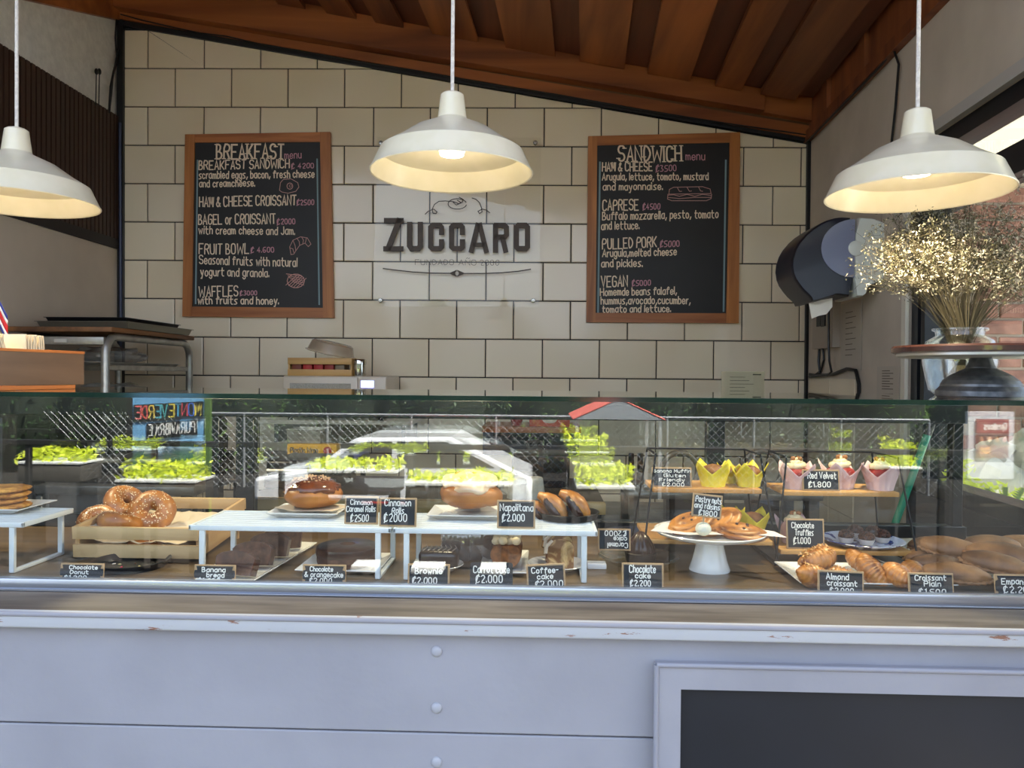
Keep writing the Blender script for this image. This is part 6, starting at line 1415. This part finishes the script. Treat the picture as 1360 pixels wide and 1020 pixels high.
def leafmat(name, c, tr=.35):
    m, n, b = newmat(name); oi = n.nodes.new('ShaderNodeNewGeometry'); b.inputs['Base Color'].default_value = c; b.inputs['Roughness'].default_value = .55
    t = n.nodes.new('ShaderNodeBsdfTranslucent'); t.inputs[0].default_value = c; mx = n.nodes.new('ShaderNodeMixShader'); mx.inputs[0].default_value = tr
    n.links.new(b.outputs[0], mx.inputs[1]); n.links.new(t.outputs[0], mx.inputs[2]); n.links.new(mx.outputs[0], n.nodes['Material Output'].inputs[0]); return m
m_lime = leafmat('lime_leaf', C(214, 226, 60)); m_dkl = leafmat('dark_leaf', C(52, 84, 40)); m_mid = leafmat('mid_leaf', C(96, 130, 60))
p = atY(1262, 650, 2.7); foliage('sunlit_shrub', 'bright yellow-green shrub outside the window, left of the rocks', 'shrub', p.x+.02, 2.75, p.z, .10, .12, .12, 260, .022, m_lime, seed=3, trunk=.0)
p = atY(1325, 672, 2.75); foliage('sunlit_shrub', 'bright yellow-green shrub outside the window, in front of the rocks', 'shrub', p.x, 2.8, p.z, .15, .12, .08, 260, .02, m_lime, seed=4, trunk=.0)
p = atY(1300, 700, 2.6); fr_ = thing('fern', 'feathery fern outside the lower right of the window', 'fern', (p.x+.10, 2.62, p.z-.02)); mb = MB()
for i in range(9):
    a_ = -1.2+i*.3; 
    for j in range(16):
        f_ = j/15; x = sin(a_)*f_*.2; z = f_*.22*cos(a_*.6)-f_*f_*.08; L_ = .035*(1-f_*.7)
        for s_ in (-1, 1): mb.add([(x, 0, z), (x+cos(a_)*s_*L_, .01, z+.012-sin(a_)*s_*L_), (x+.006, .0, z+.010)], [(0, 1, 2)])
mb.obj('fronds', m_mid, fr_, smooth=False, fix=False, kind='stuff'); MB().cyl((0, 0, 0), (0, 0, -(p.z-.02)), .03, 10).obj('fern_stem', m_rock, fr_)

# ============================================================ ACROSS THE TERRACE (seen mirrored in the case glass)
def V(px, py, dv):           # place seen at (px,py) by reflection, dv = optical distance beyond the glass plane
    p = atY(px, py, dv); return Vector((p.x, 2*YG-dv, p.z))
m_trough = plain('white_trough', C(222, 224, 220), .5); m_rail0 = plain('dark_trough', C(70, 66, 60), .7)
def hedge(px0, px1, pyT, pyB, dv, label, seed, tall=1.):
    A = V(px0, pyB, dv); B = V(px1, pyT, dv); w_ = B.x-A.x; h_ = B.z-A.z
    t = thing('planter_hedge', label, 'planter', ((A.x+B.x)/2, A.y, A.z), group=None); MB().rbox(-w_/2, w_/2, -.16, .16, -.16, -.014, .008).obj('trough', m_rail0, t); MB().rbox(-w_/2-.006, w_/2+.006, -.166, .166, -.0138, .004, .002, 1).obj('white_rim', m_trough, t)
    for x in (-w_/2+.04, w_/2-.04): MB().box(x-.02, x+.02, -.12, .12, -A.z+(-.02 if A.y > -5 else -.4), -.16).obj('leg', m_dframe, t, smooth=False)
    st = random.getstate(); random.seed(seed); mb = MB()
    for i in range(int(1100*w_*h_*4)+200): 
        u = random.uniform(-1, 1); hh_ = h_*(.75+.35*noise.noise(Vector((u*4, seed, 0)))); mb.leaf((u*w_/2*1.03, random.gauss(0, .07), random.random()*hh_), random.uniform(.015, .034))
    mb.obj('leaves', m_lime, t, smooth=False, fix=False, kind='stuff'); random.setstate(st)
hedge(418, 532, 606, 621, 5.2, 'white trough of bright yellow-green plants across the terrace, reflected left of centre in the glass', 1)
hedge(544, 680, 622, 637, 4.9, 'white trough of bright plants across the terrace, reflected above the large cinnamon roll', 2)
hedge(750, 806, 572, 597, 6.6, 'white trough of bright plants farther across the terrace, reflected right of centre', 3)
hedge(765, 838, 608, 641, 4.6, 'white trough of bright plants across the terrace, reflected above the upside-down sign', 4)
hedge(40, 122, 590, 611, 6.4, 'white trough of bright plants across the terrace, reflected at the left above the cookies', 5)
hedge(170, 272, 606, 634, 5.6, 'white trough of bright plants in front of the painted street board', 6)
hedge(1172, 1212, 575, 618, 6.8, 'white trough of bright plants across the terrace, reflected at the right above the cupcakes', 7)
# terrace railing and dark posts
rl = thing('terrace_railing', 'dark metal railing with thin posts along the far side of the terrace', 'railing', (0, 0, 0))
m_rail = plain('dark_rail', C(20, 18, 17), .7)
MB().rbox(-6, 6, -3.05, -3.0, .98, 1.02, .004, 1).obj('top_rail', m_rail, rl)
for i in range(13): MB().rbox(-6+i, -5.96+i, -3.05, -3.01, -.02, .979, .003, 1).obj('railing_post', m_rail, rl)
# two sunlit white tables
def table(px0, px1, py, dv, label):
    A = V(px0, py, dv); B = V(px1, py, dv); w_ = B.x-A.x; t = thing('terrace_table', label, 'table', ((A.x+B.x)/2, A.y, -.02)); h_ = A.z+.02
    MB().rbox(-w_/2, w_/2, -.06, .06, h_-.03, h_, .004).obj('table_top', m_trough, t); 
    for s_ in (-1, 1):
        mb = MB(); mb.cyl((-w_*.42, s_*.05, 0.002), (w_*.42, s_*.05, h_-.03), .016, 8); mb.cyl((w_*.42, s_*.051, .002), (-w_*.42, s_*.051, h_-.03), .016, 8); mb.obj('crossed_legs', m_rail, t)
table(470, 502, 747, 3.55, 'narrow white terrace table, reflected low left of centre in the glass')
table(548, 590, 749, 3.55, 'narrow white terrace table, reflected low beside the Brownie sign')
table(638, 672, 750, 3.55, 'narrow white terrace table, reflected above the Carrot cake sign')
# painted street board
A = V(176, 632, 8.4); B = V(272, 531, 8.4); w_ = B.x-A.x; h_ = B.z-A.z
pb_ = thing('painted_board', 'painted street board with colourful lettering on dark banners over a blue mountain view', 'sign', (A.x, A.y, A.z))
mp_, n_, b_ = newmat('mountain_mural'); t_ = n_.nodes.new('ShaderNodeTexCoord'); s_ = n_.nodes.new('ShaderNodeSeparateXYZ'); z_ = n_.nodes.new('ShaderNodeTexNoise'); z_.inputs['Scale'].default_value = 4
ad_ = n_.nodes.new('ShaderNodeMath'); ad_.operation = 'MULTIPLY_ADD'; ad_.inputs[1].default_value = .5; n_.links.new(t_.outputs['Generated'], s_.inputs[0]); n_.links.new(t_.outputs['Generated'], z_.inputs['Vector']); n_.links.new(z_.outputs[0], ad_.inputs[0]); n_.links.new(s_.outputs['Z'], ad_.inputs[2])
c_ = n_.nodes.new('ShaderNodeValToRGB'); c_.color_ramp.elements[0].color = C(60, 110, 60); c_.color_ramp.elements[0].position = .40; c_.color_ramp.elements[1].color = C(110, 170, 214); c_.color_ramp.elements[1].position = .72; e_ = c_.color_ramp.elements.new(.55); e_.color = C(90, 110, 120); e_ = c_.color_ramp.elements.new(.62); e_.color = C(170, 200, 220)
n_.links.new(ad_.outputs[0], c_.inputs[0]); n_.links.new(c_.outputs[0], b_.inputs['Base Color'])
MB().box(0, w_, -.04, 0, 0, h_+.12).obj('board_panel', mp_, pb_, smooth=False); MB().box(w_, w_+.06, -.05, .01, -.4-A.z, h_+.12).obj('board_post', m_mid, pb_, smooth=False); MB().box(-.06, 0, -.05, .01, -.4-A.z, h_+.12).obj('board_post', m_rail, pb_, smooth=False)
# faces the cafe (+y), so text runs towards -x
fm = lambda u, v: (w_-u, .014, v)
for z0_, z1_, u0, u1, txt, cols in ((h_*.80, h_*.96, .02, .98, "MONTEVERDE", 1), (h_*.58, h_*.72, .10, .80, "PURAVIBRA E", 0)):
    mb = MB(); P = [(w_-w_*u0, z0_-.035), (w_-w_*u1, z0_-.035-.05), (w_-w_*u1, z1_+.02-.05), (w_-w_*u0, z1_+.02)]; mb.prism(P, .001, .012); mb.obj('banner', m_black, pb_, smooth=False)
    if cols:
        cl = [C(240, 220, 90), C(70, 110, 200), C(210, 70, 90), C(80, 170, 210), C(220, 200, 80), C(90, 190, 190), C(90, 180, 200), C(230, 200, 90), C(220, 90, 80), C(230, 110, 110)]
        for i, ch in enumerate(txt):
            uu0 = w_*(u0+.03+(u1-u0-.04)*i/10); mb = MB(); write(mb, ch, uu0, z0_-.05*i/10, uu0+w_*(u1-u0)*.075, z0_-.05*i/10, z1_-z0_, fm, .016, jit=0)
            mb.obj('letter', plain('letter_paint%d' % i, cl[i], .6), pb_, smooth=False, fix=False)
    else:
        mb = MB(); write(mb, txt, w_*(u0+.03), z0_, w_*(u1-.03), z0_-.045, z1_-z0_, fm, .012, jit=0); mb.obj('lettering', m_signtext, pb_, smooth=False, fix=False, kind='stuff')
# red poster
A = V(1297, 608, 5.2); B = V(1340, 557, 5.2); w_ = B.x-A.x; h_ = B.z-A.z
ps_ = thing('food_poster', 'dark red food poster on a pale panel, reflected at the right end of the case', 'poster', (A.x, A.y, A.z))
MB().box(-.05, w_+.04, -.05, -.01, -.14, h_+.05).obj('pale_panel', plain('pale_panel', C(196, 200, 206), .6), ps_, smooth=False); MB().box(0, w_, -.009, 0, 0, h_).obj('poster_sheet', plain('wine_red', C(122, 26, 44), .5), ps_, smooth=False)
fm2 = lambda u, v: (w_-u, .0015, v)
for i in range(4):
    MB().box(w_*(.04+.24*i), w_*(.04+.24*i)+w_*.21, .0002, .001, h_*.34, h_*.60).obj('photo_field', m_black, ps_, smooth=False); mb = MB(); mb.blob(w_*.07, .002, h_*.07, nu=12, nv=6); mb.obj('dish_picture', plain('dish%d' % i, (C(170, 110, 80), C(230, 190, 150), C(180, 120, 70), C(190, 110, 120))[i], .6), ps_).location = (w_*(.145+.24*i), .0012, h_*.47)
mb = MB(); write(mb, "Quelices", w_*.08, h_*.74, w_*.78, h_*.74, h_*.16, fm2, .009, jit=.3); mb.obj('lettering', m_signtext, ps_, smooth=False, fix=False, kind='stuff')
for z_ in (.10, .20): MB().box(w_*.10, w_*.42, .0002, .001, h_*z_, h_*(z_+.07)).obj('orange_bar', plain('orange_bar', C(226, 140, 60), .5), ps_, smooth=False)
# cars on the road below
gnd = lambda y: -.03-1.07*min(1, max(0, (-5-y)/7))-(.3*max(0, -12-y)/18)
def car(px0, px1, pyT, dv, col, label, rot=0.):
    A = V(px0, pyT, dv); B = V(px1, pyT, dv); L_ = 4.1; t = thing('parked_car', label, 'car', ((A.x+B.x)/2, A.y, gnd(A.y))); H_ = A.z-gnd(A.y); k_ = H_/1.45
    P = [(-L_/2, .35), (-L_/2, .75*k_), (-L_/2+.9, .92*k_), (-L_/2+1.5, 1.42*k_), (-L_/2+2.9, 1.45*k_), (L_/2-.3, .95*k_), (L_/2, .8*k_), (L_/2, .35)]
    mb = MB(); mb.prism(P, -.85, .85); o = mb.obj('car_body', plain('paint_'+label[:5], col, .25, coat=.8), t, smooth=False); bv = o.modifiers.new('b', 'BEVEL'); bv.width = .05; bv.segments = 2
    MB().prism([(-L_/2+1.05, .95*k_), (-L_/2+1.55, 1.35*k_), (-L_/2+2.05, 1.37*k_), (-L_/2+2.05, .95*k_)], .84, .856).obj('side_window', m_wg2, t, smooth=False); MB().prism([(-L_/2+2.13, .95*k_), (-L_/2+2.13, 1.37*k_), (-L_/2+2.85, 1.37*k_), (L_/2-.55, .97*k_)], .84, .856).obj('side_window', m_wg2, t, smooth=False)
    for x in (-1.25, 1.25):
        for y in (-.80, .80): MB().cyl((x, y-.1, .33), (x, y+.1, .33), .33, 20).obj('wheel', m_black, t)
    return t
m_wg2 = plain('dark_car_glass', C(30, 34, 38), .08, coat=.5)
car(430, 640, 573, 12.0, C(226, 228, 230), 'white parked car on the road below the terrace, reflected left of centre')
rc = car(520, 612, 586, 15.4, C(196, 52, 34), 'red parked car seen end-on below the terrace, reflected near the centre'); rc.rotation_euler = (0, 0, pi/2)
# chain-link fence
fn_ = thing('chain_link_fence', 'chain-link fence with white top pipe beyond the parked cars', 'fence', (0, -15.2, -1.35)); m_gal = plain('galvanised', C(150, 154, 156), .5, .3)
zt_ = 1.55+1.35-(553-499)/F*18.0
MB().cyl((-9, 0, zt_), (9, 0, zt_), .03, 8).obj('top_pipe', m_gal, fn_)
for i in range(10): MB().cyl((-9+2*i, 0, 0), (-9+2*i, 0, zt_), .03, 8).obj('fence_post', m_gal, fn_)
mb = MB()
for i in range(-16, 100):
    x = -9+i*.18
    for s_ in (-1, 1):
        a_, b_ = (x, 0), (x+zt_, zt_)
        if s_ < 0: a_, b_ = (x+zt_, 0), (x, zt_)
        mb.tube([(a_[0], .004*s_, a_[1]), (b_[0], .004*s_, b_[1])], .006, 3, caps=False)
mb.obj('wire_mesh', m_gal, fn_, smooth=False, fix=False, kind='stuff')
# red-roofed shelter
A = V(760, 556, 17.); B = V(882, 556, 17.); zr3 = V(820, 529, 17.).z
rs = thing('red_roof_shelter', 'small shelter with a red corrugated gable roof beyond the terrace', 'shelter', (0, 0, 0)); m_rr = noisy('red_roof', C(186, 84, 72), C(212, 110, 96), 8, 3, .6, .1)
cx = (A.x+B.x)/2; hw = (B.x-A.x)/2
for s_ in (-1, 1):
    mb = MB(); n2 = 40; L_ = []
    for i in range(n2+1):
        y = A.y-2.2+2.4*i/n2
        for f_ in (0, 1): L_.append((cx+s_*hw*f_, y, zr3+(A.z-zr3)*f_+.02*(i % 2)))
    mb.add(L_, [(2*i, 2*i+1, 2*i+3, 2*i+2) for i in range(n2)]); o = mb.obj('roof_sheet', m_rr, rs, smooth=False); o.modifiers.new('t', 'SOLIDIFY').thickness = .02
    for y in (A.y-2., A.y+.1): MB().box(cx+s_*hw*.9-.04, cx+s_*hw*.9+.04, y-.04, y+.04, -1.5, A.z+.02).obj('shelter_post', m_gal, rs, smooth=False)
MB().prism([(cx-hw*.95, A.z), (cx+hw*.95, A.z), (cx, zr3-.02)], A.y+.16, A.y+.19).obj('gable_panel', plain('grey_gable', C(150, 156, 160), .6), rs, smooth=False)
# trees and hedge added beyond, to keep bright sky out of the reflections
th_ = thing('backdrop_hedge', 'long dark green clipped hedge added to close the sky gaps behind the row of trees', 'hedge', (0, -21.5, -1.45))
mb = MB(); random.seed(77)
for i in range(9000): mb.leaf((random.uniform(-20, 20), .45+random.gauss(0, .08), random.uniform(0, 4.3)), random.uniform(.07, .13))
MB().box(-20, 20, -.4, .4, 0, 4.2).obj('hedge_sky_block', plain('sky_block_core', C(26, 38, 22), .9), th_, smooth=False); mb.obj('leaves', m_dkl, th_, smooth=False, fix=False, kind='stuff')  # solid dark core stops sky showing through the added hedge
m_core = plain('sky_block_core', C(26, 38, 22), .9)
for i in range(13):
    x = -17+i*2.9+random.uniform(-.2, .2); Y = -17.5-random.random()*2; h_ = random.uniform(2.4, 3.4)
    t = thing('backdrop_tree', 'dense green tree added in the backdrop row beyond the fence, %s from the left' % ORD[i], 'tree', (x, Y, -1.4), group='trees added beyond the fence')
    st = random.getstate(); random.seed(i+50); mb = MB()
    for j in range(2600):
        d = Vector((random.gauss(0, 1), random.gauss(0, 1), random.gauss(0, 1))).normalized()*random.random()**.35; mb.leaf((d.x*1.38, d.y*1.1, h_+.1+d.z*(h_*1.02)), random.uniform(.05, .11))
    MB().blob(1.2, .9, h_*.95, lambda d, th, ph: 1+.12*noise.noise(d*3), 24, 14, M=Matrix.Translation((0, 0, h_+.05))).obj('sky_block_crown', m_core, t)  # dark core added to block sky between the leaves
    mb.obj('leaves', m_dkl if i % 3 else m_mid, t, smooth=False, fix=False, kind='stuff'); random.setstate(st)
    mb = MB(); mb.tube([(0, 0, 0), (.1, 0, h_*.6), (0, 0, h_*1.2)], [.16, .12, .06], 8); mb.obj('trunk', plain('bark', C(92, 74, 56), .9), t)
